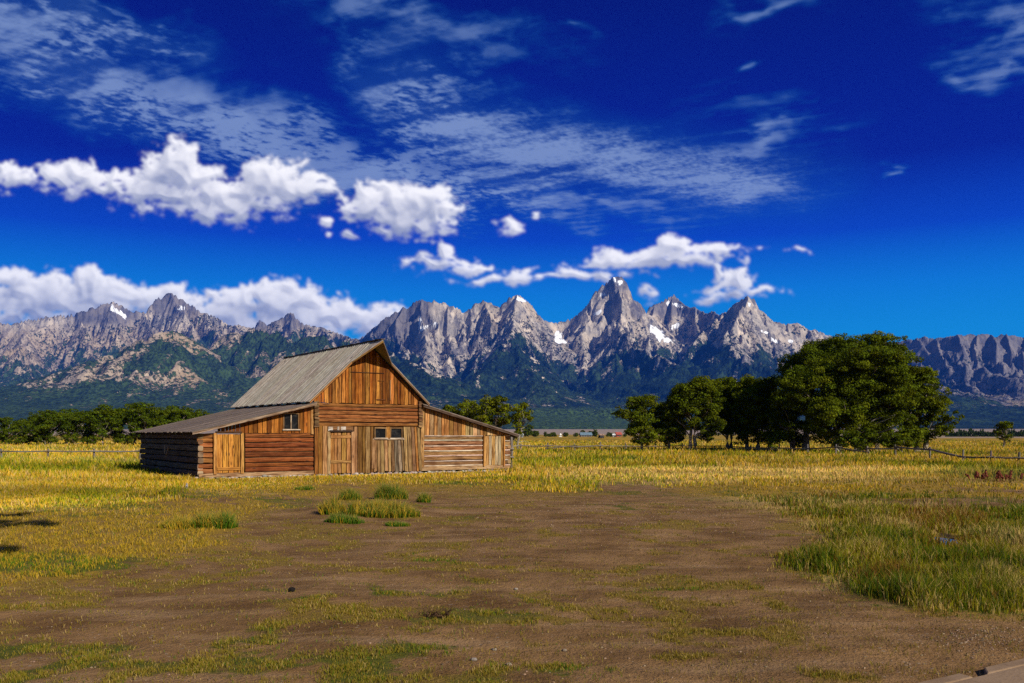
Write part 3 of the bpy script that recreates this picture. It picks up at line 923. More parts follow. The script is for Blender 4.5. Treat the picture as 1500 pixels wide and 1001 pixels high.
def build_grass():
    rng = np.random.default_rng(8)

    def sample(n, y0, y1, x0=-420, x1=1950, bias=1.0):
        px = rng.uniform(x0, x1, n)
        py = y0 + (y1 - y0) * rng.uniform(0, 1, n) ** bias
        Y = CAMH * F / (py - HZ)
        return (px - 750) / F * Y, Y

    def col(n, mixes):
        c = np.zeros((n, 3))
        for w, k in mixes:
            c = c * (1 - w[:, None]) + k * w[:, None]
        return c * rng.uniform(0.72, 1.22, (n, 1))
    # tall meadow
    X, Y = sample(560000, 646.5, 800, bias=1.25)
    px, py, dirt, turf, marsh, green, straw, bare, mud = zones(X, Y)
    n = fbm(X / 3.0, Y / 3.0, 3, 53)
    tall_lim = np.interp(px, LIMX, LIMY)
    inmead = ss(py + 12 * n, tall_lim + 15, tall_lim - 10)
    strip = ell_m(px, py, [(820, 716, 75, 7), (720, 704, 90, 2), (285, 716, 60, 5), (560, 706, 100, 4)])
    strip2 = ell_m(px, py, [(285, 771, 52, 7)])
    dens = np.maximum(inmead, strip * 0.8) * (1 - dirt * (1 - strip)) * (1 - bare)
    keep = (rng.uniform(0, 1, len(X)) < dens) & (marsh < 0.9) & ~in_barn(X, Y)
    X, Y, px, py, green, straw, n, strip = [a[keep] for a in (X, Y, px, py, green, straw, n, strip)]
    N = len(X)
    H = rng.uniform(0.13, 0.38, N) * (1 + 0.75 * np.clip(n, -.7, .9)) * np.interp(py, [650, 670, 690, 705, 730, 745], [1.0, 1.0, 0.85, 0.55, 0.38, 0.25]) * (1 - 0.35 * straw)
    lxb = (X + 12) * math.cos(BANG) + (Y - 35.57) * math.sin(BANG)
    lyb = -(X + 12) * math.sin(BANG) + (Y - 35.57) * math.cos(BANG)
    hug = ss(np.maximum(np.abs(lxb - 7.2) - 7.2, np.abs(lyb - 4.7) - 4.8), 1.6, 0.2)
    H = H * (1 - 0.72 * hug * (lyb < 0))
    H = H * np.interp(py, [690, 698, 712], [1, 1, 1]) * (1 - 0.45 * ss(px, 270, 300) * ss(px, 780, 740) * ss(py, 690, 696))
    W = np.maximum(0.010, 0.85 * Y / 928)
    u = rng.uniform(0, 1, (5, N))
    c = col(N, [(np.ones(N), GOLD), ((u[0] < 0.28 + 0.5 * straw) * 0.9, TAN), ((u[1] < 0.25 + 0.6 * green) * 0.9, LIME), ((u[2] < 0.06 + 0.34 * green ** 2) * 0.9, GREEN), ((u[3] < 0.05) * 0.8, RUST)])
    pv = fbm(X / 14 + 3, Y / 5.0, 4, 153)
    pw = fbm(X / 30 + 3, Y / 9.0, 3, 163)
    c = c * (1 + 0.55 * np.clip(pv, -0.8, 0.8))[:, None] + np.array((0.12, 0.095, 0.045)) * np.clip(pw * 1.3, 0, 1)[:, None]
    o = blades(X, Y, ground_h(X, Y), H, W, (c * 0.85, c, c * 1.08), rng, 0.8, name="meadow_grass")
    tag(o, kind='stuff')
    # marsh grass
    X, Y = sample(270000, 718, 915, 1060, 2150)
    px, py, dirt, turf, marsh, green, straw, bare, mud = zones(X, Y)
    n = fbm(X / 1.1, Y / 1.1, 3, 73)
    sparse = ell_m(px, py, [(1390, 737, 150, 7), (1470, 733, 120, 10)])
    keep = (rng.uniform(0, 1, len(X)) < marsh ** 1.2 * (1 - 0.85 * sparse) * (1 - 0.9 * mud) * (0.30 + 0.70 * ss(n, -0.45, 0.2)))
    X, Y, px, py, green, straw, n, marsh = [a[keep] for a in (X, Y, px, py, green, straw, n, marsh)]
    N = len(X)
    H = (0.35 + 0.65 * marsh) * rng.uniform(0.05, 0.19, N) * (1 + 0.95 * np.clip(n, -0.75, 1)) * np.interp(py, [720, 760, 830, 905], [0.9, 1.0, 1.15, 0.95])
    W = np.maximum(0.007, 0.8 * Y / 928)
    u = rng.uniform(0, 1, (5, N))
    rust = ell_m(px, py, [(1390, 762, 70, 16), (1180, 728, 60, 5), (1290, 850, 40, 12), (1400, 800, 60, 8)])
    patch = fbm(X / 1.7 + 9, Y / 2.6, 4, 173)
    c = col(N, [(np.ones(N), OLIVE * 1.3), ((u[1] < 0.55) * 0.7, LIME), ((u[0] < 0.20 + 0.4 * straw + 0.75 * np.clip(patch, 0, 1)) * 0.85, TAN * 0.95), ((u[2] < 0.10 + 0.32 * green + 0.6 * np.clip(-patch - 0.05, 0, 1)) * 0.85, GREEN * 1.05), ((u[3] < 0.08 + 0.45 * rust) * 0.8, RUST)])
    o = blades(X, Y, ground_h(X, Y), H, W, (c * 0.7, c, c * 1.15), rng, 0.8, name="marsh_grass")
    tag(o, kind='stuff')
    # short turf
    X, Y = sample(790000, 690, 1060, -420, 1950)
    px, py, dirt, turf, marsh, green, straw, bare, mud = zones(X, Y)
    n = fbm(X / 0.35, Y / 0.35, 3, 83)
    d = np.maximum((1 - dirt) * 0.9, ss(turf, 0.05, 0.8) * 0.75 + 0.07) * (1 - 0.85 * bare) * (1 - mud) * (1 - 0.8 * marsh)
    d = d * (0.15 + 0.85 * ss(n, -0.35, 0.45))
    keep = (rng.uniform(0, 1, len(X)) < d) & ~in_barn(X, Y)
    X, Y, px, py, green, straw, n, turf, dirt = [a[keep] for a in (X, Y, px, py, green, straw, n, turf, dirt)]
    N = len(X)
    st2 = ell_m(px, py, [(285, 771, 52, 7)])
    H = rng.uniform(0.010, 0.034, N) * (1 + 0.5 * n) * (1 + 0.9 * (dirt < 0.3))
    W = np.maximum(0.004, 0.75 * Y / 928)
    u = rng.uniform(0, 1, (4, N))
    gr = ell_m(px, py, [(640, 820, 42, 6), (935, 829, 26, 5), (860, 985, 55, 14), (640, 955, 40, 9), (1470, 905, 90, 8), (1000, 868, 60, 6), (700, 965, 30, 6), (90, 835, 120, 12)])
    c = col(N, [(np.ones(N), np.array((0.27, 0.185, 0.026))), ((u[0] < 0.25 + 0.3 * straw) * 0.8, TAN * 0.75), ((u[1] < 0.35 + 0.3 * green) * 0.85, OLIVE * 1.4), ((u[2] < (0.05 + 0.20 * green + 0.5 * gr) * np.interp(py, [860, 950], [1, 0.45])) * 0.9, GREEN * 1.4), ((dirt < 0.4) * (u[3] < 0.5) * 0.8, GOLD * 0.85)])
    o = blades(X, Y, ground_h(X, Y), H, W, (c * 0.8, c, c * 1.1), rng, 1.3, name="short_grass")
    tag(o, kind='stuff')


build_grass()


def tuft(px, py, wx, wy, h, n, label, seed, mixg=0.6, cat='grass tuft'):
    """Clump of tall grass standing alone; wx, wy half widths in metres."""
    rng = np.random.default_rng(seed)
    Y0 = CAMH * F / (py - HZ)
    X0 = (px - 750) / F * Y0
    r = np.sqrt(rng.uniform(0, 1, n))
    a = rng.uniform(0, 2 * math.pi, n)
    lx, ly = r * np.cos(a) * wx, r * np.sin(a) * wy
    lx = lx + 0.15 * wx * pn(lx * 5, ly * 5 + seed, seed)
    hh = 1.3 * h * rng.uniform(0.5, 1.15, n) * (1 - 0.55 * r ** 2) * (0.75 + 0.5 * np.clip(fbm(lx * 3, ly * 3, 2, seed) + 0.3, 0, 1))
    gz = ground_h(X0 + lx, Y0 + ly)
    z0 = float(ground_h(np.array([X0]), np.array([Y0]))[0])
    u = rng.uniform(0, 1, (3, n))
    c = np.where((u[0] < mixg)[:, None], GREEN * 1.3, np.where((u[1] < 0.55)[:, None], GOLD * 0.85, OLIVE * 1.4))
    c = c * rng.uniform(0.7, 1.25, (n, 1))
    e = blades(lx, ly, gz - z0, hh, np.full(n, 0.011), (c * 0.75, c, c * 0.55 + (TAN * 0.6 + LIME * 0.2) * 0.6), rng, 0.75, name="grass_tuft")
    e.location = (X0, Y0, z0)
    tag(e, label, cat, "grass tufts on the bare dirt before the barn")


tuft(513, 731, 0.30, 0.3, 0.30, 900, "round green grass tuft standing nearest the barn's plank front, alone on dirt", 1, 0.65)
tuft(573, 730, 0.46, 0.35, 0.36, 1800, "widest dark green tall grass tuft at the back of the clump", 2, 0.72)
tuft(620, 736, 0.18, 0.2, 0.24, 500, "small isolated dark green grass tuft at the clump's barn door end", 3, 0.75)
tuft(560, 758, 0.75, 0.5, 0.30, 2600, "long mixed green and golden grass tuft sprawling across the dirt hummock", 4, 0.42)
tuft(486, 757, 0.28, 0.3, 0.33, 800, "golden seed-headed grass tuft tallest beside the brown hummock", 5, 0.25)
tuft(505, 767, 0.38, 0.22, 0.16, 900, "low bright green grass tuft closest to the camera on the hummock", 6, 0.85)
tuft(583, 769, 0.25, 0.2, 0.10, 400, "very low green grass tuft trailing off the sprawling clump's front", 7, 0.8)
tuft(308, 774, 0.42, 0.35, 0.24, 1300, "golden tall grass tuft with a dark green end, alone on the trampled turf", 8, 0.40)
tuft(328, 775, 0.22, 0.25, 0.26, 700, "dark green end tuft joined to a golden tuft on the trampled turf", 9, 0.75)
tuft(262, 775, 0.34, 0.35, 0.20, 800, "pale golden thin grass tuft on the trampled turf", 10, 0.15)
tuft(447, 718, 0.30, 0.3, 0.13, 500, "low green grass tuft beside the bare soil patch below the barn", 11, 0.8)
tuft(255, 725, 0.10, 0.12, 0.13, 160, "tiny dark weed tuft growing on the burrow mound", 12, 0.6)


# ------------------------------------------------------------------ barn
def wood_mat(g, out, k=1.0):
    a = g.n('ShaderNodeAttribute', attribute_name='tint')
    uv = g.n('ShaderNodeUVMap', uv_map='grain').outputs[0]
    co = g.n('ShaderNodeTexCoord').outputs['Object']
    n1 = g.noise(g.mapping(uv, (0, 0, 0), (0, 0, 0), (1.3, 26.0, 1)), 1.0, 5, 0.65, 2.0, 0.3)
    n2 = g.noise(g.mapping(uv, (3, 1, 0), (0, 0, 0), (4.0, 90.0, 1)), 1.0, 3, 0.6)
    n3 = g.noise(g.mapping(uv, (7, 2, 0), (0, 0, 0), (0.8, 5.0, 1)), 1.0, 5, 0.6)
    kn = g.n('ShaderNodeTexVoronoi', {'Vector': g.mapping(uv, (0, 0, 0), (0, 0, 0), (1.4, 5.0, 1)), 'Scale': 1.0}).outputs[0]
    knot = g.sstep(kn, 0.16, 0.05)
    st = g.noise(co, 1.3, 5, 0.6)
    col = g.mix(g.math('MULTIPLY', g.sstep(n1, 0.42, 0.62), k), a.outputs[0], g.mix(1.0, a.outputs[0], (0.26, 0.19, 0.15), 'MULTIPLY'))
    col = g.mix(g.math('MULTIPLY', g.sstep(n2, 0.48, 0.7), 0.6), col, g.mix(1.0, a.outputs[0], (0.22, 0.17, 0.14), 'MULTIPLY'))
    grey = g.mix(1.0, a.outputs[0], (0.95, 1.08, 1.35), 'MULTIPLY')
    col = g.mix(g.math('MULTIPLY', g.sstep(n3, 0.5, 0.78), 0.4), col, grey)
    col = g.mix(g.math('MULTIPLY', g.sstep(st, 0.48, 0.70), 0.65 * k), col, g.mix(1.0, a.outputs[0], (0.42, 0.32, 0.26), 'MULTIPLY'))
    col = g.mix(g.math('MULTIPLY', knot, 0.8), col, (0.03, 0.016, 0.01))
    h = g.math('ADD', g.math('MULTIPLY', n1, 0.7), g.math('MULTIPLY', n2, 0.3))
    principled(g, out, col, 0.88, 0.15, h, 0.6, 0.012)


def stone_mat(g, out):
    a = g.n('ShaderNodeAttribute', attribute_name='tint')
    co = g.n('ShaderNodeTexCoord').outputs['Object']
    n1, n2 = g.noise(co, 4.0, 6, 0.6), g.noise(co, 30.0, 4, 0.6)
    col = g.mix(g.sstep(n1, 0.35, 0.7), a.outputs[0], g.mix(1.0, a.outputs[0], (0.5, 0.46, 0.42), 'MULTIPLY'))
    principled(g, out, col, 0.95, 0.15, n2, 0.6, 0.03)


def glass_mat(g, out):
    co = g.n('ShaderNodeTexCoord').outputs['Object']
    n = g.noise(co, 5.0, 4, 0.6)
    p = principled(g, out, g.mix(g.sstep(n, 0.45, 0.7), (0.004, 0.004, 0.005), (0.02, 0.019, 0.018)), 0.35, 0.12)


ROOFWOOD = material("grey_roof_plank", lambda g, out: wood_mat(g, out, 0.5))
WOOD, STONE, GLASS = material("weathered_wood", wood_mat), material("field_stone", stone_mat), material("window_glass", glass_mat)


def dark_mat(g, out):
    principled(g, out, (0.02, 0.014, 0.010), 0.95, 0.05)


DARK = material("painted_core_shade", dark_mat)
random.seed(11)
AX, AY = -12.0, 35.57
CB, SB = math.cos(BANG), math.sin(BANG)


def tp(px):
    k = (750 - px) / F
    return (-AX - k * AY) / (CB + k * SB)


def zp(px, py):
    return CAMH + (HZ - py) * (AY + SB * tp(px)) / F


def vary(c, lo=0.75, hi=1.25, hue=0.08):
    f = random.uniform(lo, hi)
    return tuple(max(0.004, x * f * random.uniform(1 - hue, 1 + hue)) for x in c)


ORANGE, AMBER, BROWN, GREY, SILVER, REDB = (0.38, 0.128, 0.019), (0.43, 0.18, 0.030), (0.20, 0.085, 0.028), (0.23, 0.195, 0.165), (0.42, 0.37, 0.31), (0.24, 0.070, 0.017)
T0, T1, T2, T3, SD = 0.0, tp(459.5), tp(614), tp(746), 9.5
TC = (T1 + T2) / 2
ZG, ZA = 3.03, 5.60            # foot of the gable, ridge
RSL = 0.925                    # main roof pitch
barn = empty("log_barn", (AX, AY, 0), BANG)
tag(barn, "weathered orange log barn with peaked grey plank roof and low sheds at both ends", "barn")
RND = random.uniform


def planks(mb, ta, tb, zb, zt, s, w=0.19, th=0.03, base=ORANGE, jit=0.012, lean=None, lo=0.42, hi=1.25, alt=None):
    """Upright boards between ta and tb; zb, zt are functions of t."""
    t = ta
    while t < tb - 0.02:
        ww = min(w * RND(0.75, 1.25), tb - t)
        a, b = t + 0.012, t + ww - 0.012
        y0, y1 = s - th * RND(0.7, 1.2), s + 0.004
        c = vary(alt if (alt and random.random() < 0.35) else base, lo, hi)
        za, zb_ = zb(a) + RND(-jit, jit), zb(b) + RND(-jit, jit)
        zta, ztb = zt(a), zt(b)
        la = lean(a) if lean else 0
        mb.hexa([(a + la, y0, za), (b + la, y0, zb_), (a + la, y1, za), (b + la, y1, zb_), (a, y0, zta), (b, y0, ztb), (a, y1, zta), (b, y1, ztb)], c, 2)
        t += ww


def logs(mb, p0, p1, z0, z1, n, base, top=None, thick=0.17, end=0.0, seed=0, cap=(0.30, 0.17, 0.08)):
    """Hewn logs stacked from z0 to z1 along the line p0-p1 (local x, y)."""
    p0, p1 = Vector((*p0, 0)), Vector((*p1, 0))
    d = (p1 - p0)
    L = d.length
    d.normalize()
    hs = [RND(0.85, 1.15) for _ in range(n)]
    k = (z1 - z0) / sum(hs)
    z = z0
    for i, h in enumerate(hs):
        h *= k
        e0, e1 = RND(0.0, end), RND(0.0, end)
        m = max(3, int(L / 0.9))
        sag = RND(-0.012, 0.012)
        pts, rad = [], []
        for j in range(m + 1):
            q = p0 - d * e0 + d * ((L + e0 + e1) * j / m)
            q.z = z + h / 2 + sag * math.sin(j / m * 3.14) + RND(-0.010, 0.010)
            pts.append(q)
            rad.append(h * 0.5 * RND(0.80, 0.96))
        c = vary(base, 0.6, 1.3, 0.12)
        mb.tube(pts, rad, c, 12, thick / h * 1.3, capcol=vary(cap), topcol=(vary(top, 0.85, 1.15) if top else None), rough=0.035, square=0.55)
        z += h


# log walls -----------------------------------------------------------
mb = MB()
zl = 1.77
dl0, dl1 = tp(312), tp(359)
logs(mb, (0.02, 0.06), (dl0, 0.06), 0.20, zl, 8, (0.33, 0.13, 0.038), end=0.10)
logs(mb, (dl1, 0.06), (T1 - 0.02, 0.06), 0.22, zl, 8, REDB, top=(0.36, 0.18, 0.08))
mb.box(((T1) / 2, 0.02, 0.13), (T1 + 0.04, 0.22, 0.16), (0.40, 0.25, 0.13), jit=0.012)
w = mb.build("log_wall", WOOD, barn)
w['label'] = "red-brown hewn log wall under the broad shed roof"
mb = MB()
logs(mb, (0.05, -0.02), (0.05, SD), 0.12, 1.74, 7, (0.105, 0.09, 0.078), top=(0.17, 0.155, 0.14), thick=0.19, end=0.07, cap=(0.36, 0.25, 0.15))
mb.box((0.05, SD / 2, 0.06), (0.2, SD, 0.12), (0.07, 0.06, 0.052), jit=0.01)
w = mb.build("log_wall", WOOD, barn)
w['label'] = "dark grey log wall on the shaded end"
hole = MB()
hole.box((-0.055, 5.0, 1.07), (0.04, 0.10, 0.36), (0.34, 0.30, 0.26), jit=0.01)
hole.box((-0.06, 4.55, 1.0), (0.03, 0.55, 0.07), (0.40, 0.27, 0.16), rot=Matrix.Rotation(-0.8, 3, 'X'), jit=0.01)
hole.build("broken_board", WOOD, w)
mb = MB()
dr0, dr1 = tp(707.5), tp(735)
logs(mb, (T2 + 0.03, 0.05), (dr0, 0.05), 0.30, 1.66, 6, (0.36, 0.18, 0.075), top=(0.62, 0.50, 0.37))
logs(mb, (dr1, 0.05), (T3 - 0.02, 0.05), 0.30, 1.66, 6, (0.36, 0.19, 0.085), top=(0.62, 0.50, 0.37), end=0.09)
for a, b in ((T2 + 0.04, dr0 - 0.02), (dr1 + 0.05, T3 - 0.0)):
    for k in range(7):
        z = 0.30 + 1.36 * k / 6 + RND(-.02, .02)
        mb.tube([(a, -0.05, z), ((a + b) / 2, -0.055, z + RND(-.012, .012)), (b, -0.05, z + RND(-.01, .01))], [RND(.026, .036) for _ in range(3)], vary((0.66, 0.54, 0.42), 0.85, 1.1), 6)
mb.box(((T2 + T3) / 2, 0.03, 0.21), (T3 - T2 - 0.04, 0.24, 0.17), (0.44, 0.28, 0.14), jit=0.012)
w = mb.build("log_wall", WOOD, barn)
w['label'] = "tan log wall with sun-bleached upper edges"
mb = MB()
logs(mb, (T3 - 0.06, 0.0), (T3 - 0.06, SD), 0.14, 1.66, 7, BROWN, end=0.08)
logs(mb, (T0, SD), (T3, SD), 0.12, 1.7, 7, GREY, end=0.1)
mb.build("log_wall", WOOD, barn)
mb = MB()
logs(mb, (T1 + 0.02, -0.02), (T2 - 0.02, -0.02), 2.05, ZG - 0.02, 6, (0.27, 0.105, 0.030), top=(0.40, 0.22, 0.10), end=0.10, cap=(0.36, 0.20, 0.09))
w = mb.build("log_wall", WOOD, barn)
w['label'] = "dark brown log courses between plank front and gable"
mb = MB()
logs(mb, (T1 + 0.05, 0.1), (T1 + 0.05, SD), 2.2, ZG, 4, GREY)
logs(mb, (T2 - 0.05, 0.1), (T2 - 0.05, SD), 2.2, ZG, 4, GREY)
mb.build("log_wall", WOOD, barn)
# added near-black blocks: inside darkness as colour, keeping daylight out of the gaps
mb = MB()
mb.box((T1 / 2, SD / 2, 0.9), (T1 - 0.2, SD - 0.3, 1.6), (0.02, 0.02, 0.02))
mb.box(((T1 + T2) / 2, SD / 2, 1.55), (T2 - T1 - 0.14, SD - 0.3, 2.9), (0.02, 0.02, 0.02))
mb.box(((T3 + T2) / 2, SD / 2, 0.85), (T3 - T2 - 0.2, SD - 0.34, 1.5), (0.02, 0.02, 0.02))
mb.build("dark_core", DARK, barn)

# roof lines
ZLU, ZLL, ZRU, ZRL = 3.0, 1.80, 3.02, 1.70


def zleft(t):
    return ZLL + (ZLU - ZLL) * (t + 0.3) / (T1 + 0.3)


def zright(t):
    return ZRU - (ZRU - ZRL) * (t - T2) / (T3 + 0.25 - T2)


def zmain(t):
    return ZA - abs(t - TC) * RSL


# plank siding ----------------------------------------------------------
mb = MB()
wl0, wl1 = tp(414.7), tp(436.5)
ztop = lambda t: zleft(t) - 0.10
planks(mb, tp(318), wl0 - 0.03, lambda t: zl + 0.0, lambda t: max(zl + 0.02, ztop(t)), -0.03, 0.17, base=ORANGE, alt=AMBER)
planks(mb, wl1 + 0.03, T1 - 0.03, lambda t: zl + 0.0, ztop, -0.03, 0.17, base=ORANGE, alt=AMBER)
zw0, zw1 = 1.92, 2.56
planks(mb, wl0 - 0.03, wl1 + 0.03, lambda t: zl, lambda t: zw0 - 0.04, -0.03, 0.17, base=ORANGE)
planks(mb, wl0 - 0.03, wl1 + 0.03, lambda t: zw1 + 0.04, ztop, -0.03, 0.17, base=ORANGE)
w = mb.build("plank_siding", WOOD, barn)
w['label'] = "orange upright planks under the broad shed roof"
mb = MB()
planks(mb, T2 + 0.06, T3 - 0.12, lambda t: 1.67, lambda t: max(1.70, zright(t) - 0.08), -0.05, 0.20, base=(0.52, 0.25, 0.07), alt=(0.50, 0.32, 0.15))
w = mb.build("plank_siding", WOOD, barn)
w['label'] = "amber upright planks under the narrow shed roof"
mb = MB()
planks(mb, T1 - 0.04, T2 + 0.04, lambda t: ZG - 0.01 + RND(-0.03, 0.02), lambda t: zmain(t) - 0.10, -0.10, 0.165, base=ORANGE, alt=(0.50, 0.20, 0.04), lo=0.42, hi=1.2)
w = mb.build("plank_siding", WOOD, barn)
w['label'] = "dark orange upright planks filling the gable"
mb = MB()
mb.box((TC - 0.10, -0.145, 4.33), (1.55, 0.03, 0.028), (0.06, 0.03, 0.015))
mb.box((tp(573) - 0.12, -0.15, 3.62), (0.05, 0.04, 0.86), (0.30, 0.17, 0.08))
mb.box((tp(556) , -0.145, 4.0), (0.30, 0.02, 0.03), (0.20, 0.08, 0.02))
mb.box((tp(556) , -0.145, 3.2), (0.40, 0.03, 0.05), (0.16, 0.06, 0.02))
lw = mb.build("loft_door", WOOD, barn)
mb = MB()
mb.box((tp(557), -0.15, 3.58), (0.035, 0.02, 0.74), (0.22, 0.09, 0.025))
mb.build("door_batten", WOOD, lw)
# plank front of the main bay
dm0, dm1 = tp(482), tp(512.3)
wa0, wa1, wb0, wb1 = tp(547), tp(563), tp(570), tp(586.6)
zs0, zs1 = 1.56, 1.99
mb = MB()
CF = (0.42, 0.195, 0.045)
CF2 = (0.38, 0.225, 0.090)
planks(mb, T1 - 0.02, dm0 - 0.13, lambda t: 0.06, lambda t: 2.06, -0.12, 0.19, base=(0.48, 0.20, 0.04), alt=CF2)
w = mb.build("plank_siding", WOOD, barn)
w['label'] = "orange upright planks between corner and front door"
mb = MB()
planks(mb, dm1 + 0.13, wa0 - 0.06, lambda t: 0.06 + RND(0, .05), lambda t: 2.04, -0.12, 0.18, base=CF, alt=CF2)
lean = lambda t: 0.02 + 0.05 * (t - wa0)
planks(mb, wa0 - 0.06, wb1 + 0.06, lambda t: 0.06 + RND(0, .10), lambda t: zs0 - 0.07, -0.12, 0.17, base=CF2, alt=(0.40, 0.30, 0.19), lean=lean)
planks(mb, wb1 + 0.06, T2 - 0.02, lambda t: 0.07 + RND(0, .06), lambda t: 2.04, -0.12, 0.16, base=CF2, alt=CF, lean=lean)
mb.box(((wa1 + wb0) / 2, -0.13, (zs0 + zs1) / 2), (wb0 - wa1 - 0.05, 0.04, zs1 - zs0 + 0.1), CF)
mb.box((tp(545), -0.165, 0.88), (0.17, 0.035, 1.25), (0.34, 0.19, 0.085), jit=0.01)
w = mb.build("plank_siding", WOOD, barn)
w['label'] = "yellow-grey upright planks on the barn front, some leaning"

# windows ---------------------------------------------------------------


def window(t0, t1, z0, z1, s, mull, label, sill=(0.62, 0.52, 0.40)):
    fr = MB()
    fw = 0.045
    for t in ([t0, t1] + ([(t0 + t1) / 2] if mull else [])):
        fr.box((t, s, (z0 + z1) / 2), (fw, 0.06, z1 - z0 + fw), ((0.50, 0.40, 0.28) if abs(t - (t0 + t1) / 2) < .01 else (0.22, 0.12, 0.05)) if mull else (0.26, 0.15, 0.06), jit=0.004)
    fr.box(((t0 + t1) / 2, s - 0.003, z1 + 0.0), (t1 - t0 + fw, 0.066, fw), (0.34, 0.2, 0.09), jit=0.004)
    f = fr.build("window", WOOD, barn)
    f['label'] = label
    sl = MB()
    sl.box(((t0 + t1) / 2, s - 0.03, z0 - 0.02), (t1 - t0 + 0.12, 0.12, 0.05), sill, jit=0.005)
    sl.build("sill", WOOD, f)
    pn_ = MB()
    if mull:
        tm = (t0 + t1) / 2
        for a, b in ((t0 + .022, tm - .022), (tm + .022, t1 - .022)):
            pn_.box(((a + b) / 2, s + 0.02, (z0 + z1) / 2), (b - a, 0.01, z1 - z0 - 0.02), (0, 0, 0))
    else:
        pn_.box(((t0 + t1) / 2, s + 0.02, (z0 + z1) / 2), (t1 - t0 - 0.045, 0.01, z1 - z0 - 0.02), (0, 0, 0))
    pn_.build("pane", GLASS, f)


window(wl0, wl1, zw0, zw1, -0.04, True, "two-light dark window with pale mullion under the shed roof")
window(wa0, wa1, zs0, zs1, -0.13, False, "small black square window nearer the plank door")
window(wb0, wb1, zs0, zs1, -0.13, False, "small black square window farther from the plank door")
mb = MB()
mb.box(((wa0 + wb1) / 2, -0.165, zs0 - 0.055), (wb1 - wa0 + 0.25, 0.05, 0.05), (0.42, 0.31, 0.20), jit=0.006)
mb.build("window_ledge", WOOD, barn)


# doors -------------------------------------------------------------------
def door(t0, t1, z0, z1, s, base, alt, label, posts=True, battens=(), postc=(0.52, 0.26, 0.07), pw=0.13, lintel=None):
    d = MB()
    planks(d, t0, t1, lambda t: z0, lambda t: z1 + RND(-.015, .01), s, 0.19, 0.035, base=base, alt=alt, lo=0.8, hi=1.2)
    o = d.build("door", WOOD, barn)
    o['label'] = label
    if posts:
        f = MB()
        for t in (t0 - pw / 2 - 0.01, t1 + pw / 2 + 0.01):
            p_ = MB()
            p_.box((t, s - 0.04, (z0 + z1) / 2), (pw, 0.09, z1 - z0 + 0.10), vary(postc, 0.9, 1.1), jit=0.006)
            p_.build("door_post", WOOD, o)
        if lintel:
            f.box(((t0 + t1) / 2, s - 0.05, z1 + 0.07), (t1 - t0 + 0.1, 0.10, 0.07), lintel, jit=0.006)
            f.build("lintel", WOOD, o)
    for zb in battens:
        b = MB()
        b.box(((t0 + t1) / 2, s - 0.05, zb), (t1 - t0 - 0.02, 0.03, 0.12), vary(alt, 0.9, 1.15), jit=0.005)
        b.build("batten", WOOD, o)
    return o


dd = door(tp(316.6), tp(351), 0.22, 1.72, -0.06, (0.52, 0.25, 0.045), (0.46, 0.20, 0.04), "golden plank door at the broad shed's end", battens=(0.38,), lintel=(0.08, 0.04, 0.02), pw=0.12)
dd = door(dm0, dm1, 0.10, 1.78, -0.10, (0.42, 0.20, 0.05), (0.36, 0.18, 0.06), "patched plank door in the barn front", battens=(0.58, 1.62), postc=(0.46, 0.29, 0.13), lintel=(0.05, 0.03, 0.02))
mb = MB()
for a, b in ((dm0 - 0.1, dm0 + 0.12), (dm0 + 0.30, dm0 + 0.40), (dm0 + 0.45, dm0 + 0.70)):
    mb.box(((a + b) / 2, -0.14, 1.95), (b - a - 0.02, 0.03, 0.17), (0.62, 0.55, 0.46), jit=0.008)
mb.box(((dm0 + dm1) / 2, -0.115, 1.95), (dm1 - dm0 + 0.22, 0.02, 0.2), (0.24, 0.12, 0.05))
mb.build("patch_board", WOOD, dd)
door(dr0 + 0.03, dr1, 0.30, 1.64, -0.07, (0.48, 0.27, 0.085), (0.46, 0.34, 0.20), "narrow tan plank door at the log shed's end", pw=0.07)

# corner posts -----------------------------------------------------------------
for t, z0, z1, c in ((T1 + 0.06, 2.0, ZG, (0.10, 0.06, 0.035)), (T2 - 0.02, 2.0, ZG, (0.12, 0.07, 0.04))):
    mb = MB()
    z = z0
    while z < z1:
        h = RND(0.13, 0.17)
        mb.box((t, -0.10, z + h / 2), (0.20, 0.24, h * 0.8), vary((0.28, 0.16, 0.075), 0.5, 1.3), jit=0.02, grain=1)
        z += h
    mb.build("log_corner", WOOD, barn)
mb = MB()
mb.box((T1 - 0.10, -0.07, 2.35), (0.11, 0.06, 1.25), (0.50, 0.27, 0.09), jit=0.006)
mb.build("corner_post", WOOD, barn)
mb = MB()
mb.box((T2 + 0.10, -0.10, 1.65), (0.16, 0.06, 2.75), (0.44, 0.25, 0.09), jit=0.006)
mb.build("corner_post", WOOD, barn)

# roofs ------------------------------------------------------------------------


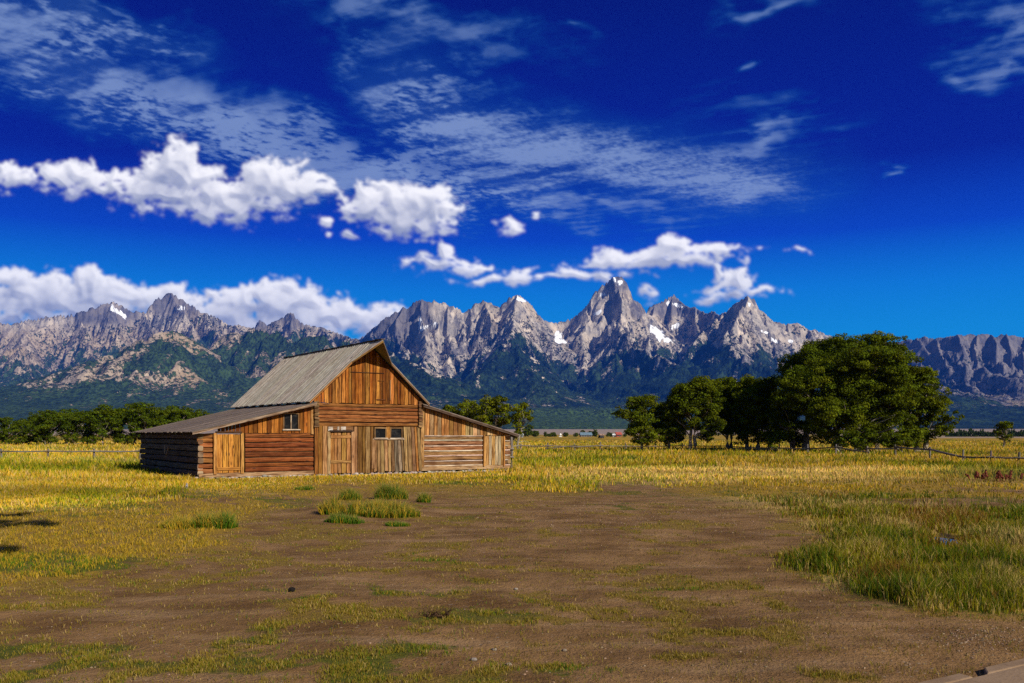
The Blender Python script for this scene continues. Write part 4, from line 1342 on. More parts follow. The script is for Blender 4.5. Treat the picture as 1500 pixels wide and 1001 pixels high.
def roof_boards(mb, sa, sb, pa, pb, w, th, base, lo=0.75, hi=1.2, batten=None, ragged=0.05):
    """boards running from pa(s) (upper) to pb(s) (lower) points (t, z), laid along s."""
    s = sa
    while s < sb - 0.01:
        ww = min(w * RND(0.85, 1.15), sb - s)
        (ta, za), (tb, zb) = pa(s), pb(s)
        d = Vector((tb - ta, 0, zb - za)).normalized()
        e = RND(0, ragged)
        tb, zb = tb + d.x * e, zb + d.z * e
        n = Vector((-d.z, 0, d.x))
        if n.z < 0:
            n = -n
        k = RND(0.0, 0.012)
        c = vary(base, lo, hi, 0.05)
        g0, g1 = s + 0.005, s + ww - 0.005
        pts = []
        for zz in (0, 1):
            for yy in (g0, g1):
                for (tt, zt) in ((ta, za), (tb, zb)):
                    q = Vector((tt, yy, zt)) + n * (k + (th if zz else 0))
                    pts.append(q)
        mb.hexa(pts, c, 0)
        if batten:
            pts = []
            for zz in (0, 1):
                for yy in (g1 - 0.03, g1 + 0.035):
                    for (tt, zt) in ((ta, za), (tb, zb)):
                        pts.append(Vector((tt, yy, zt)) + n * (k + th + 0.002 + (0.02 if zz else 0)))
            mb.hexa(pts, vary(batten, lo, hi, 0.05), 0)
        s += ww


OV = -0.38
HOODT, HOODS = 0.92, -1.42
tle, tre = TC - 2.76, TC + 2.76
LOCS = lambda side: None


def hood_s(t):
    """front edge of the main roof: runs out under the ridge as a pointed hay hood."""
    return OV + (HOODS - OV) * max(0.0, 1 - abs(t - TC) / HOODT)


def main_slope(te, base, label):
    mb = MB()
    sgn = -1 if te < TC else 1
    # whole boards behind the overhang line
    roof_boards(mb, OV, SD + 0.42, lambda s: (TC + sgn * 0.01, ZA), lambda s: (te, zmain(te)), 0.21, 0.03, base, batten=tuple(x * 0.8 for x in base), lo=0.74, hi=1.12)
    # short boards of the hood
    s = HOODS
    while s < OV - 0.02:
        s2 = min(s + 0.15, OV)
        tt = lambda q: TC + sgn * max(0.015, HOODT * (1 - (q - OV) / (HOODS - OV)))
        pts = []
        for zz in (0, 0.03):
            for yy in (s + 0.004, s2 - 0.004):
                for q in (TC + sgn * 0.01, tt(yy)):
                    pts.append((q, yy, ZA - abs(q - TC) * RSL + zz))
        mb.hexa(pts, vary(base, 0.8, 1.15), 0)
        s = s2
    o = mb.build("roof_slope", ROOFWOOD, barn)
    o['label'] = label
    b = MB()   # barge board along the front edge, following the hood
    for ta, tb in ((te, TC + sgn * HOODT), (TC + sgn * HOODT, TC)):
        pts = []
        for zz in (-0.085, -0.004):
            for yy in (-0.01, 0.04):
                for q in (ta, tb):
                    pts.append((q, hood_s(q) + yy, ZA - abs(q - TC) * RSL + zz))
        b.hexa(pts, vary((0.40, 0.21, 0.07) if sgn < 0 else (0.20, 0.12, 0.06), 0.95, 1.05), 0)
    b.build("barge_board", WOOD, o)
    r = MB()   # rafters under the eave overhang
    for k in range(9):
        s = 0.0 + k * 1.15
        r.box(((te + TC) / 2, s, (zmain(te) + ZA) / 2 - 0.10), (math.hypot(te - TC, zmain(te) - ZA), 0.08, 0.12), (0.13, 0.075, 0.04),
              rot=Matrix.Rotation(math.atan2(ZA - zmain(te), te - TC) * -1 if False else math.atan2(-(zmain(te) - ZA), (te - TC)), 3, 'Y'))
    r.build("rafter", WOOD, o)


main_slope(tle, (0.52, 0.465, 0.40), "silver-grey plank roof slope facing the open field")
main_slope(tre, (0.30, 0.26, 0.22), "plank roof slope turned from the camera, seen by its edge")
mb = MB()
s = HOODS
while s < SD + 0.4:
    L = RND(0.28, 0.42)
    s2 = min(s + L, SD + 0.42)
    mb.box((TC, (s + s2) / 2, ZA + 0.045 + RND(0, .012)), (0.17, s2 - s - 0.015, 0.045), vary((0.12, 0.09, 0.07)), jit=0.008)
    s = s2
mb.build("ridge_cap", WOOD, barn)
mb = MB()
roof_boards(mb, -0.38, SD + 0.38, lambda s: (T1 - 0.0, ZLU + 0.0), lambda s: (-0.34, zleft(-0.34)), 0.24, 0.03, (0.20, 0.155, 0.125), lo=0.7, hi=1.3, ragged=0.08)
o = mb.build("shed_roof", ROOFWOOD, barn)
o['label'] = "broad low brown plank roof of the near shed"
mb = MB()
for k in range(3):
    pass
pts = []
for zz in (-0.09, -0.002):
    for yy in (-0.40, -0.35):
        for q in (-0.34, T1 - 0.02):
            pts.append((q, yy, zleft(q) + zz))
mb.hexa(pts, (0.34, 0.24, 0.16), 0)
mb.build("barge_board", WOOD, o)
mb = MB()
for k in range(10):
    s = 0.05 + k * 1.03
    mb.tube([(-0.32, s, zleft(-0.32) - 0.06), (T1 - 0.1, s, zleft(T1) - 0.07)], 0.055, (0.10, 0.07, 0.05), 8)
mb.build("rafter", WOOD, o)
mb = MB()
roof_boards(mb, -0.36, SD + 0.36, lambda s: (T2 + 0.0, ZRU), lambda s: (T3 + 0.30, zright(T3 + 0.30)), 0.24, 0.03, (0.22, 0.17, 0.13), ragged=0.08)
o = mb.build("shed_roof", ROOFWOOD, barn)
o['label'] = "narrow brown shed roof seen along its underside edge"
mb = MB()
pts = []
for zz in (-0.10, -0.002):
    for yy in (-0.37, -0.32):
        for q in (T2 + 0.02, T3 + 0.28):
            pts.append((q, yy, zright(q) + zz))
mb.hexa(pts, (0.10, 0.065, 0.045), 0)
mb.build("barge_board", WOOD, o)
mb = MB()
for k in range(10):
    s = 0.05 + k * 1.03
    mb.tube([(T2 + 0.1, s, zright(T2) - 0.09), (T3 + 0.28, s, zright(T3 + 0.28) - 0.07)], 0.055, (0.10, 0.07, 0.05), 8)
mb.build("rafter", WOOD, o)

# foundation stones -----------------------------------------------------------


def add_stone(mb, c, r, col, sq=(1.2, 1.0, 0.7), rings=4, seg=7):
    b = len(mb.v)
    ph = RND(0, 6)
    mb.v.append((c[0], c[1], c[2] - r * sq[2]))
    for i in range(1, rings):
        a = -math.pi / 2 + math.pi * i / rings
        for k in range(seg):
            t = ph + 2 * math.pi * k / seg
            rr = r * RND(0.82, 1.15)
            mb.v.append((c[0] + rr * math.cos(a) * math.cos(t) * sq[0], c[1] + rr * math.cos(a) * math.sin(t) * sq[1], c[2] + rr * math.sin(a) * sq[2]))
    mb.v.append((c[0], c[1], c[2] + r * sq[2]))
    top = len(mb.v) - 1
    def add(f):
        mb.f.append(f)
        mb.c.append(col)
        mb.uv.append([(0, 0)] * len(f))
    for k in range(seg):
        k2 = (k + 1) % seg
        add([b, b + 1 + k2, b + 1 + k])
        for i in range(rings - 2):
            p, q = b + 1 + i * seg, b + 1 + (i + 1) * seg
            add([p + k, p + k2, q + k2, q + k])
        p = b + 1 + (rings - 2) * seg
        add([p + k, p + k2, top])


mb = MB()
t = -0.15
while t < T3:
    r = RND(0.05, 0.11)
    add_stone(mb, (t, -0.06 + RND(-.12, .05) - (0.10 if T1 < t < T2 else 0), 0.02 + RND(-.03, .03)), r, vary((0.40, 0.345, 0.30), 0.6, 1.25))
    t += r * RND(1.3, 2.0)
t = 0
while t < SD:
    r = RND(0.05, 0.10)
    add_stone(mb, (-0.04 + RND(-.1, .04), t, 0.0), r, vary((0.34, 0.31, 0.28), 0.6, 1.2))
    t += r * RND(1.3, 2.4)
mb.build("foundation", STONE, barn, smooth=True)


# ------------------------------------------------------------------ trees
def leaf_mat(g, out):
    a = g.n('ShaderNodeAttribute', attribute_name='tint')
    d = g.n('ShaderNodeBsdfDiffuse', {0: a.outputs[0]})
    t = g.n('ShaderNodeBsdfTranslucent', {0: a.outputs[0]})
    m = g.n('ShaderNodeMixShader', {0: 0.38, 1: d.outputs[0], 2: t.outputs[0]})
    g.link(m.outputs[0], out.inputs[0])


def bark_mat(g, out):
    a = g.n('ShaderNodeAttribute', attribute_name='tint')
    co = g.n('ShaderNodeTexCoord').outputs['Object']
    n = g.noise(g.mapping(co, (0, 0, 0), (0, 0, 0), (6, 6, 1.0)), 1.0, 5, 0.65)
    col = g.mix(g.sstep(n, 0.4, 0.65), a.outputs[0], g.mix(1.0, a.outputs[0], (0.35, 0.32, 0.3), 'MULTIPLY'))
    principled(g, out, col, 0.95, 0.1, n, 0.8, 0.05)


LEAF, BARK = material("cottonwood_leaf", leaf_mat), material("cottonwood_bark", bark_mat)


def tree_mesh(H, lobes, seed, leaf=0.34, dens=1.0, trunks=((0, 0, 1.0),), bark=(0.30, 0.255, 0.20), hue=0.5, trunk_r=0.3, dead=3):
    """Tapered trunk with limbs to every lobe; crown of leaf sprays in the lobes.
    lobes: (x, y, z, r) clump centres in metres from the tree's foot."""
    rng = np.random.default_rng(seed)
    rnd = random.Random(seed)
    mb = MB()
    tops = []
    for bx, by, lean in trunks:
        th = H * 0.55
        pts, rad = [], []
        for k in range(7):
            f = k / 6
            pts.append((bx + lean * 0.10 * H * f * f + rnd.uniform(-.08, .08) * k * .5, by + rnd.uniform(-.08, .08) * k * .5, th * f - 0.15))
            rad.append(trunk_r * (1.25 - 0.75 * f) * (1.35 if k == 0 else 1))
        mb.tube(pts, rad, vary(bark, 0.9, 1.1), 8)
        tops.append(pts)
    sub = []
    for (x, y, z, r) in lobes:
        tr = min(tops, key=lambda p: (p[3][0] - x) ** 2 + (p[3][1] - y) ** 2 * 0.5)
        k = min(6, max(2, int(6 * (z - r * 0.8) / (H * 0.62))))
        a = Vector(tr[k])
        b = Vector((x, y, z))
        m = a.lerp(b, 0.5) + Vector((0, 0, -0.06 * (b - a).length)) + Vector((rnd.uniform(-.3, .3), rnd.uniform(-.3, .3), 0))
        mb.tube([a, a.lerp(m, 0.55), m, m.lerp(b, 0.6), b], [trunk_r * 0.42, trunk_r * 0.34, trunk_r * 0.26, trunk_r * 0.17, trunk_r * 0.06], vary(bark, 0.8, 1.15), 6)
        for _ in range(3):
            c = b + Vector((rnd.uniform(-1, 1), rnd.uniform(-1, 1), rnd.uniform(-.4, .9))) * r * 0.8
            s = m.lerp(b, rnd.uniform(0.3, 0.9))
            mb.tube([s, s.lerp(c, .5) + Vector((0, 0, -.05)), c], [trunk_r * 0.15, trunk_r * 0.10, trunk_r * 0.03], vary(bark, 0.8, 1.2), 5)
        # every lobe breaks into sprays
        ns = max(7, int(7 * r * r * 2.2))
        for _ in range(ns):
            v = Vector((rnd.gauss(0, 1), rnd.gauss(0, 1), rnd.gauss(0.15, 0.8))).normalized()
            q = rnd.uniform(0.35, 1.0) if rnd.random() < .8 else rnd.uniform(1.0, 1.35)
            sub.append((x + v.x * r * q, y + v.y * r * q, z + v.z * r * q * 0.85, r * rnd.uniform(0.20, 0.38) + 0.10))
    for _ in range(dead):
        tr = rnd.choice(tops)
        s = Vector(tr[rnd.randint(2, 5)])
        ang = rnd.uniform(0, 6.28)
        d = Vector((math.cos(ang), math.sin(ang), rnd.uniform(0, .6))) * H * rnd.uniform(0.25, 0.42)
        mb.tube([s, s + d * 0.5 + Vector((0, 0, .2)), s + d], [trunk_r * .25, trunk_r * .16, trunk_r * .05], (0.42, 0.38, 0.33), 5)
    S = np.array(sub)
    cnt = np.maximum(10, (S[:, 3] ** 2 * 150 * dens * (0.34 / leaf) ** 2)).astype(int)
    idx = np.repeat(np.arange(len(S)), cnt)
    n = len(idx)
    d = rng.normal(0, 1, (n, 3))
    d /= np.linalg.norm(d, axis=1, keepdims=True)
    rr = S[idx, 3:4] * rng.uniform(0.3, 1.08, (n, 1)) ** 0.6
    P = S[idx, :3] + d * rr * np.array((1.22, 1.22, 0.70))
    # leaf sprays: diamonds facing roughly outward and up
    nrm = d * 0.9 + np.array((0, 0, 0.45)) + rng.normal(0, 0.55, (n, 3))
    nrm /= np.linalg.norm(nrm, axis=1, keepdims=True)
    t = np.cross(nrm, rng.normal(0, 1, (n, 3)))
    t /= np.linalg.norm(t, axis=1, keepdims=True)
    bt = np.cross(nrm, t)
    sz = leaf * rng.uniform(0.45, 1.1, (n, 1))
    V = np.stack([P - t * sz * 0.62, P - bt * sz * 0.36, P + t * sz * 0.62, P + bt * sz * 0.36], 1).reshape(-1, 3)
    f = np.arange(n * 4).reshape(n, 4)
    base = np.array((0.045, 0.085, 0.007)) * (1 - hue) + np.array((0.145, 0.165, 0.009)) * hue
    spray = rng.uniform(0.50, 1.40, (len(S), 1))
    yel = rng.uniform(0, 1, (len(S), 1)) ** 2
    c = base * spray[idx] * rng.uniform(0.7, 1.3, (n, 1)) * (1 + yel[idx] * np.array((0.5, 0.2, -0.1)))
    c = np.repeat(np.concatenate([c, np.ones((n, 1))], 1), 4, axis=0)
    crown = mesh_np("crown", V, [f], LEAF, None, {'tint': c}, mesh_only=True)
    tr = mb.build("trunk", BARK, None)
    tm = tr.data
    bpy.data.objects.remove(tr)
    return tm, crown


def plant_tree(meshes, px, Y, label, group, scale=1.0, rot=0.0, cat="tree", name="cottonwood_tree", sink=0.0):
    tm, cm = meshes
    X = (px - 750) / F * Y
    e = empty(name, (X, Y, float(ground_h(np.array([X]), np.array([Y]))[0]) - sink), rot)
    e.scale = (scale,) * 3
    for nm, me in (("trunk", tm), ("crown", cm)):
        o = bpy.data.objects.new(nm, me)
        COL.objects.link(o)
        o.parent = e
    return tag(e, label, cat, group)


def crown_lobes(seed, H, W, base, n, r0, shape=0.5, depth=None):
    """clump centres spread through a round-topped cottonwood crown."""
    rnd = random.Random(seed)
    out = []
    depth = depth or W
    tries = 0
    while len(out) < n and tries < 4000:
        tries += 1
        f = rnd.random()
        z = base + (H - base - r0 * 0.6) * f
        env = math.sqrt(max(0.02, 1 - (max(0, f - shape) / (1.02 - shape)) ** 2)) * (0.62 + 0.38 * min(1, f / max(0.12, shape * 0.6)))
        a = rnd.uniform(0, 6.28)
        q = math.sqrt(rnd.random())
        x, y = math.cos(a) * W * 0.5 * env * q, math.sin(a) * depth * 0.5 * env * q
        r = r0 * rnd.uniform(0.75, 1.2)
        if all((x - o[0]) ** 2 + (y - o[1]) ** 2 + (z - o[2]) ** 2 > (0.72 * (r + o[3]) * 0.8) ** 2 for o in out):
            out.append((x, y, z, r))
    return out


def lobes_px(L, px0, Y, seed, dy=2.2, copies=2):
    """lobes given as (column, row, radius in columns) of the photograph, for a tree at px0 and distance Y."""
    rnd = random.Random(seed)
    out = []
    for (x, y, r) in L:
        for k in range(copies):
            out.append(((x - px0) / F * Y + rnd.uniform(-.2, .2) * k, rnd.uniform(-1, 1) * dy, CAMH + (HZ - y) / F * Y, r / F * Y * (1.2 if 900 < px0 < 1200 else 1.05)))
    return out


GR = "cottonwoods of the grove by the rail fence"
# the big grove by the fence: nearest, widest tree first
YB = 84
m = tree_mesh(9.5, lobes_px([(1190, 560, 20), (1215, 545, 22), (1245, 532, 22), (1275, 530, 20), (1300, 545, 22), (1225, 575, 24), (1260, 562, 24), (1290, 575, 24), (1200, 600, 22),
                             (1235, 608, 22), (1310, 590, 20), (1270, 605, 22), (1180, 585, 18), (1215, 632, 16), (1195, 622, 14), (1290, 625, 18), (1225, 640, 13), (1285, 645, 11), (1262, 640, 16), (1245, 648, 10), (1165, 572, 16), (1320, 565, 16),
                             (1310, 615, 14), (1325, 600, 14)], 1255, YB, 1, 2.6), 21, 0.20, 1.25, trunks=((0, 0, 0.4), (-1.5, 0.5, -0.8), (1.0, 0.8, 1.1)), hue=0.42, trunk_r=0.30, dead=6)
plant_tree(m, 1255, YB, "broad dome-shaped dark green cottonwood nearest the rail fence, largest of its grove", GR)
m = tree_mesh(11.5, lobes_px([(1275, 503, 14), (1292, 500, 14), (1310, 510, 13), (1322, 525, 11), (1300, 520, 13), (1280, 520, 12), (1268, 512, 11), (1290, 545, 16), (1318, 530, 8), (1280, 575, 20), (1300, 560, 16)], 1285, 94, 2, 2.0), 22, 0.20, 1.25,
              trunks=((0, 0, 0.2),), hue=0.40, trunk_r=0.32, dead=3)
plant_tree(m, 1285, 94, "tallest cottonwood, its flat-topped tuft rising above the broad dome tree", GR)
m = tree_mesh(11, lobes_px([(1205, 512, 15), (1225, 507, 14), (1245, 512, 13), (1185, 522, 15), (1170, 535, 14), (1160, 550, 15), (1150, 568, 15), (1200, 532, 18), (1180, 548, 16), (1145, 590, 15),
                            (1165, 590, 18), (1150, 612, 15), (1160, 632, 14), (1140, 640, 12), (1175, 645, 11), (1185, 625, 14), (1215, 530, 18), (1140, 610, 10)], 1180, 93, 3, 2.2), 23, 0.20, 1.25, trunks=((0, 0, 0.3), (-1.2, 0.3, -0.5)), hue=0.35, trunk_r=0.30, dead=4)
plant_tree(m, 1180, 93, "tall dark cottonwood with a stepped crown behind the broad dome tree", GR)
m = tree_mesh(8.6, lobes_px([(1340, 547, 12), (1355, 552, 12), (1330, 555, 14), (1345, 570, 18), (1365, 575, 11), (1374, 558, 7), (1330, 590, 18), (1355, 595, 15), (1376, 590, 10), (1340, 615, 17), (1365, 615, 12), (1382, 613, 9),
                             (1345, 638, 15), (1325, 635, 15), (1368, 632, 10), (1310, 645, 10), (1378, 628, 8)], 1343, 86, 4, 2.0, 2), 24, 0.20, 1.25, trunks=((0, 0, 0.3), (0.9, 0.2, 0.6)), hue=0.5, trunk_r=0.22, dead=6)
plant_tree(m, 1343, 86, "ragged spreading cottonwood with bare grey limbs at the meadow end of its grove", GR)
m = tree_mesh(7.6, lobes_px([(1120, 572, 15), (1100, 568, 14), (1085, 580, 15), (1110, 590, 17), (1130, 590, 15), (1095, 605, 15), (1120, 615, 16), (1135, 625, 12), (1080, 602, 12), (1100, 632, 11), (1130, 562, 10), (1090, 622, 13), (1115, 638, 11), (1132, 642, 11), (1078, 640, 9)], 1110, 99, 5, 2.0), 25, 0.20, 1.25,
              trunks=((0, 0, 0.2), (1.4, 0.5, 0.5), (-1.0, 0.6, -0.3)), hue=0.42, trunk_r=0.20)
plant_tree(m, 1110, 99, "mid-height rounded cottonwood between the pale-trunked tree and the tall stepped one", GR)
m = tree_mesh(8.2, lobes_px([(1060, 566, 13), (1075, 572, 13), (1050, 578, 13), (1065, 592, 15), (1080, 590, 10), (1055, 605, 12), (1072, 612, 12), (1062, 630, 9), (1050, 620, 10), (1074, 628, 9), (1045, 600, 10), (1040, 570, 12), (1088, 572, 12), (1096, 590, 12)], 1066, 101, 6, 2.0), 26, 0.20, 1.25, trunks=((0, 0, -0.1), (0.35, 0.1, 0.1)), hue=0.38, trunk_r=0.16)
plant_tree(m, 1066, 101, "slim round-headed cottonwood on twin dark trunks", GR)
m = tree_mesh(8.8, lobes_px([(1018, 566, 14), (1035, 572, 13), (1000, 575, 13), (1020, 585, 15), (990, 590, 13), (1038, 592, 12), (1005, 602, 13), (1030, 610, 12), (1012, 618, 9), (983, 605, 10), (1035, 632, 10), (1000, 622, 10), (1040, 618, 11), (1036, 642, 8), (1024, 626, 8)], 1018, 96, 7, 2.0), 27, 0.20, 1.25,
              trunks=((0.0, 0, 0.05), (-0.45, 0.2, -0.15)), hue=0.45, trunk_r=0.17, bark=(0.42, 0.33, 0.25))
plant_tree(m, 1018, 96, "tall round-topped cottonwood with a long bare pale trunk", GR)
m = tree_mesh(5.5, lobes_px([(975, 600, 11), (985, 612, 12), (968, 615, 10), (978, 628, 12), (990, 632, 11), (965, 632, 8), (985, 645, 8), (998, 645, 7), (970, 645, 7), (962, 620, 8), (990, 595, 10), (960, 605, 8)], 980, 98, 8, 1.6), 28, 0.20, 1.25, trunks=((0, 0, 0.2),), hue=0.42, trunk_r=0.13)
plant_tree(m, 980, 98, "low bushy cottonwood between the leaning tree and the pale-trunked tree", GR)
m = tree_mesh(6.5, lobes_px([(938, 588, 10), (950, 590, 9), (930, 594, 9), (913, 604, 8), (920, 608, 8), (908, 607, 6), (928, 610, 8), (940, 615, 11), (935, 628, 11), (948, 632, 10), (925, 632, 9), (940, 645, 9), (955, 642, 7), (945, 602, 9)], 940, 97, 9, 1.6),
              29, 0.20, 1.25, trunks=((0, 0, -0.2),), hue=0.5, trunk_r=0.14)
plant_tree(m, 940, 97, "small cottonwood reaching one leafy arm sideways over the field at its grove's edge", GR)
m = tree_mesh(2.2, lobes_px([(1245, 640, 12), (1260, 648, 11), (1232, 650, 8), (1272, 638, 9)], 1252, 79, 10, 0.8), 30, 0.2, 1.4, trunks=((0, 0, 0.1),), hue=0.4, trunk_r=0.06, dead=0)
plant_tree(m, 1252, 79, "dense low green bush at the foot of the broad dome cottonwood", None, cat="bush", name="bush")
m = tree_mesh(2.2, lobes_px([(1318, 645, 10), (1330, 650, 9), (1306, 650, 8), (1340, 648, 7)], 1322, 80, 12, 0.8), 31, 0.2, 1.4, trunks=((0, 0, 0.1),), hue=0.45, trunk_r=0.06, dead=0)
plant_tree(m, 1322, 80, "small dark bush under the ragged spreading cottonwood beside the fence rail", None, cat="bush", name="bush")

# trees behind the barn
GB = "cottonwoods behind the barn's log shed"
YC = 105
m = tree_mesh(5.8, lobes_px([(722, 592, 10), (735, 588, 9), (712, 590, 9), (728, 602, 11), (712, 605, 11), (740, 600, 9), (722, 618, 11), (738, 615, 9), (705, 615, 10), (725, 632, 9)], 725, YC, 13, 1.6), 33, 0.27, 1.0, hue=0.7, trunk_r=0.13, dead=4, trunks=((0, 0, 0.1), (-1, 0, -0.2)))
plant_tree(m, 725, YC, "tallest yellow-green cottonwood showing over the log shed roof", GB)
m = tree_mesh(5.6, lobes_px([(690, 592, 9), (680, 598, 9), (698, 600, 9), (685, 610, 10), (700, 614, 9), (672, 606, 8), (690, 625, 9)], 688, YC + 2, 14, 1.5), 34, 0.27, 1.0, hue=0.75, trunk_r=0.13, dead=3)
plant_tree(m, 688, YC + 2, "yellow-green cottonwood half hidden behind the log shed roof", GB)
m = tree_mesh(5.2, lobes_px([(764, 598, 8), (757, 602, 9), (772, 606, 6), (762, 610, 9), (752, 612, 7), (758, 622, 8), (776, 614, 4), (760, 633, 6), (752, 640, 5)], 758, YC - 3, 15, 1.2), 35, 0.26, 1.0, hue=0.7, trunk_r=0.12, dead=2)
plant_tree(m, 758, YC - 3, "round-topped cottonwood standing clear beyond the end of the log shed", GB)
m = tree_mesh(4.6, lobes_px([(655, 598, 7), (664, 602, 7), (648, 606, 7), (660, 612, 8)], 657, YC + 5, 16, 1.2), 36, 0.27, 1.0, hue=0.75, trunk_r=0.11, dead=2)
plant_tree(m, 657, YC + 5, "lowest yellowish cottonwood top peeping beside the main barn roof", GB)

# tree beside the camera whose high limbs throw the shadow on the turf
TX, TY = -7.5, 6.5
L = []
for x0, x1, y, z, r0, r1 in ((-6.5, 0.55, 7.5, 8.0, .75, .32), (-6.5, -0.75, 9.4, 8.0, .8, .36), (-6.0, 1.75, 3.5, 8.0, .8, .42), (-6.5, -3.0, 8.4, 8.3, 1.1, 1.0)):
    n_ = 9
    for k in range(n_):
        f = k / (n_ - 1)
        L.append((x0 + (x1 - x0) * f - TX, y - TY + 0.10 * math.sin(k * 2.1), z + 0.2 * math.cos(k * 1.7), r0 + (r1 - r0) * f))
L += [(o[0] * 0.8 - 1.5, o[1] * 0.8, o[2] + 2.2, 1.2) for o in crown_lobes(77, 8, 7, 5.5, 12, 1.2)]
m = tree_mesh(12, L, 40, 0.16, 1.2, trunks=((0, 0, 0.1),), hue=0.4, trunk_r=0.34, dead=0)
tm_, cm_ = m
e = empty("cottonwood_tree", (TX, TY, 0))
for nm, me in (("trunk", tm_), ("crown", cm_)):
    o = bpy.data.objects.new(nm, me)
    COL.objects.link(o)
    o.parent = e
tag(e, "large cottonwood overhanging the trampled turf and casting long shadow fingers on it", "tree")

# row on the far side of the left meadow
GL = "cottonwoods in the row across the hay meadow"
base_m = [tree_mesh(7.0, crown_lobes(50 + k, 7.0, w, b, 19, 1.05, 0.55), 60 + k, 0.32, 1.0, hue=h, trunk_r=0.17, dead=2, trunks=t, bark=(0.36, 0.30, 0.24))
          for k, (w, b, h, t) in enumerate([(6.8, 2.2, 0.24, ((0, 0, 0.1),)), (7.6, 1.5, 0.20, ((0, 0, 0.2), (-.8, 0, -.4))), (6.0, 1.1, 0.28, ((0, 0, -0.2),))])]
ROW = [(12, 613, 1, "smallest thin cottonwood at the open field end of the row"), (34, 616, 2, "low cottonwood with foliage to the ground near the row's open end"),
       (54, 608, 2, "dense low cottonwood next to the first pale trunk of the row"), (75, 603, 1, "wide dark cottonwood rising where the row begins to climb"),
       (99, 602, 0, "flat-topped cottonwood on the straightest pale bare trunk of the row"), (122, 604, 1, "broad cottonwood merging with its neighbour by the straight pale trunk"),
       (150, 597, 0, "tall umbrella-shaped cottonwood with forked pale trunk"), (172, 602, 2, "bushy short cottonwood filling the gap beside the forked trunk"),
       (192, 593, 1, "tallest dark cottonwood of the row, above the shed's far eave"), (212, 594, 0, "tall cottonwood behind the shed's far eave"),
       (236, 600, 2, "cottonwood showing only its upper crown over the shed roof"), (258, 598, 0, "round cottonwood crown above the shed roof's middle"), (277, 600, 2, "last cottonwood crown of the row before the barn's grey roof")]
for k, (px, top, v, lab) in enumerate(ROW):
    Y = 148 + (k * 37 % 11)
    sc = ((HZ - top) / F * Y + CAMH) / 7.0
    plant_tree(base_m[v], px, Y, lab, GL, sc * 1.03, rot=k * 1.9)
sh = tree_mesh(1.5, crown_lobes(91, 1.6, 3.0, 0.3, 8, 0.5, 0.5), 92, 0.26, 1.0, hue=0.3, trunk_r=0.06, dead=0)
for k, (px, lab) in enumerate([(20, "low dark willow bush under the smallest cottonwood"), (66, "low willow bush between two trunks of the tree row"), (110, "round willow bush beside the straight pale trunk"),
                               (140, "willow bush at the foot of the umbrella-shaped cottonwood"), (183, "wide willow bush at the shed end of the tree row")]):
    plant_tree(sh, px, 146 + k, lab, "willow bushes under the tree row", 1.0 + 0.12 * (k % 3), k * 1.3, "bush", "willow_bush")

# lone tree out on the flat
m = tree_mesh(4.0, lobes_px([(1466, 624, 6), (1472, 622, 6), (1477, 624, 5), (1465, 631, 6), (1470, 636, 5), (1474, 640, 4), (1471, 642, 4)], 1470, 118, 17, 0.8), 37, 0.28, 1.0, hue=0.4, trunk_r=0.12, dead=0)
plant_tree(m, 1470, 118, "single small dark tree alone on the flat beyond the fence end", None, cat="tree", name="lone_tree")

# small trees round the far homestead
tiny = tree_mesh(6.0, crown_lobes(95, 6.0, 7.0, 0.6, 14, 1.3, 0.5), 96, 0.75, 0.9, hue=0.28, trunk_r=0.2, dead=0)
tall = tree_mesh(9.0, crown_lobes(97, 9.0, 5.0, 0.8, 14, 1.3, 0.4), 98, 0.75, 0.9, hue=0.25, trunk_r=0.2, dead=0)
FAR = [(774, tall, 1.25, "tallest dark tree of the far homestead, next to the barn's end"), (785, tiny, 0.95, "pale shrub tree beside the tallest homestead tree"), (799, tall, 0.55, "small dark pointed tree between the barn and the white tent"),
       (811, tiny, 0.72, "low rounded tree on the barn side of the white tent"), (829, tiny, 0.68, "low rounded tree just past the white tent"), (843, tiny, 0.62, "lowest tree between the white tent and the blue roof"),
       (853, tall, 0.72, "dark tree growing behind the blue-roofed house"), (866, tiny, 0.9, "bushy tree at the blue roof's far gable"), (872, tall, 0.76, "pointed dark tree past the blue-roofed house"), (891, tall, 0.5, "small dark tree just before the red house"),
       (896, tiny, 0.62, "shrubby tree against the red house wall"), (915, tiny, 0.5, "low shrub past the red house"), (805, tiny, 0.5, "lowest shrub in front of the homestead tree belt")]
for k, (px, me, sc, lab) in enumerate(FAR):
    plant_tree(me, px, 760 + 9 * (k % 4), lab, "trees around the far homestead", sc, k * 2.1, name="homestead_tree", sink=0.2)
# shelter belt on the far right flat: nobody could count it
rng = np.random.default_rng(5)
n = 9000
bx = rng.uniform(1385, 1720, n)
hb = (0.55 + 0.45 * np.clip(fbm(bx / 14, bx * 0, 3, 7) + 0.4, 0, 1)) * np.interp(bx, [1385, 1410, 1500, 1720], [0.5, 1, 1, 0.8])
Yb = 780 + rng.uniform(-12, 12, n)
zb = rng.uniform(0, 1, n) ** 0.8 * hb * 7.5 * (0.6 + 0.4 * np.abs(np.sin(bx * 0.9)))
P = np.stack([(bx - 750) / F * Yb, Yb, zb + ground_h((bx - 750) / F * Yb, Yb)], -1)
t = rng.normal(0, 1, (n, 3)); t /= np.linalg.norm(t, axis=1, keepdims=True)
b2 = np.cross(t, rng.normal(0, 1, (n, 3))); b2 /= np.linalg.norm(b2, axis=1, keepdims=True)
V = np.stack([P - t * .8, P - b2 * .6, P + t * .8, P + b2 * .6], 1).reshape(-1, 3)
c = np.repeat(np.concatenate([np.array((0.030, 0.048, 0.014)) * rng.uniform(.6, 1.4, (n, 1)), np.ones((n, 1))], 1), 4, axis=0)
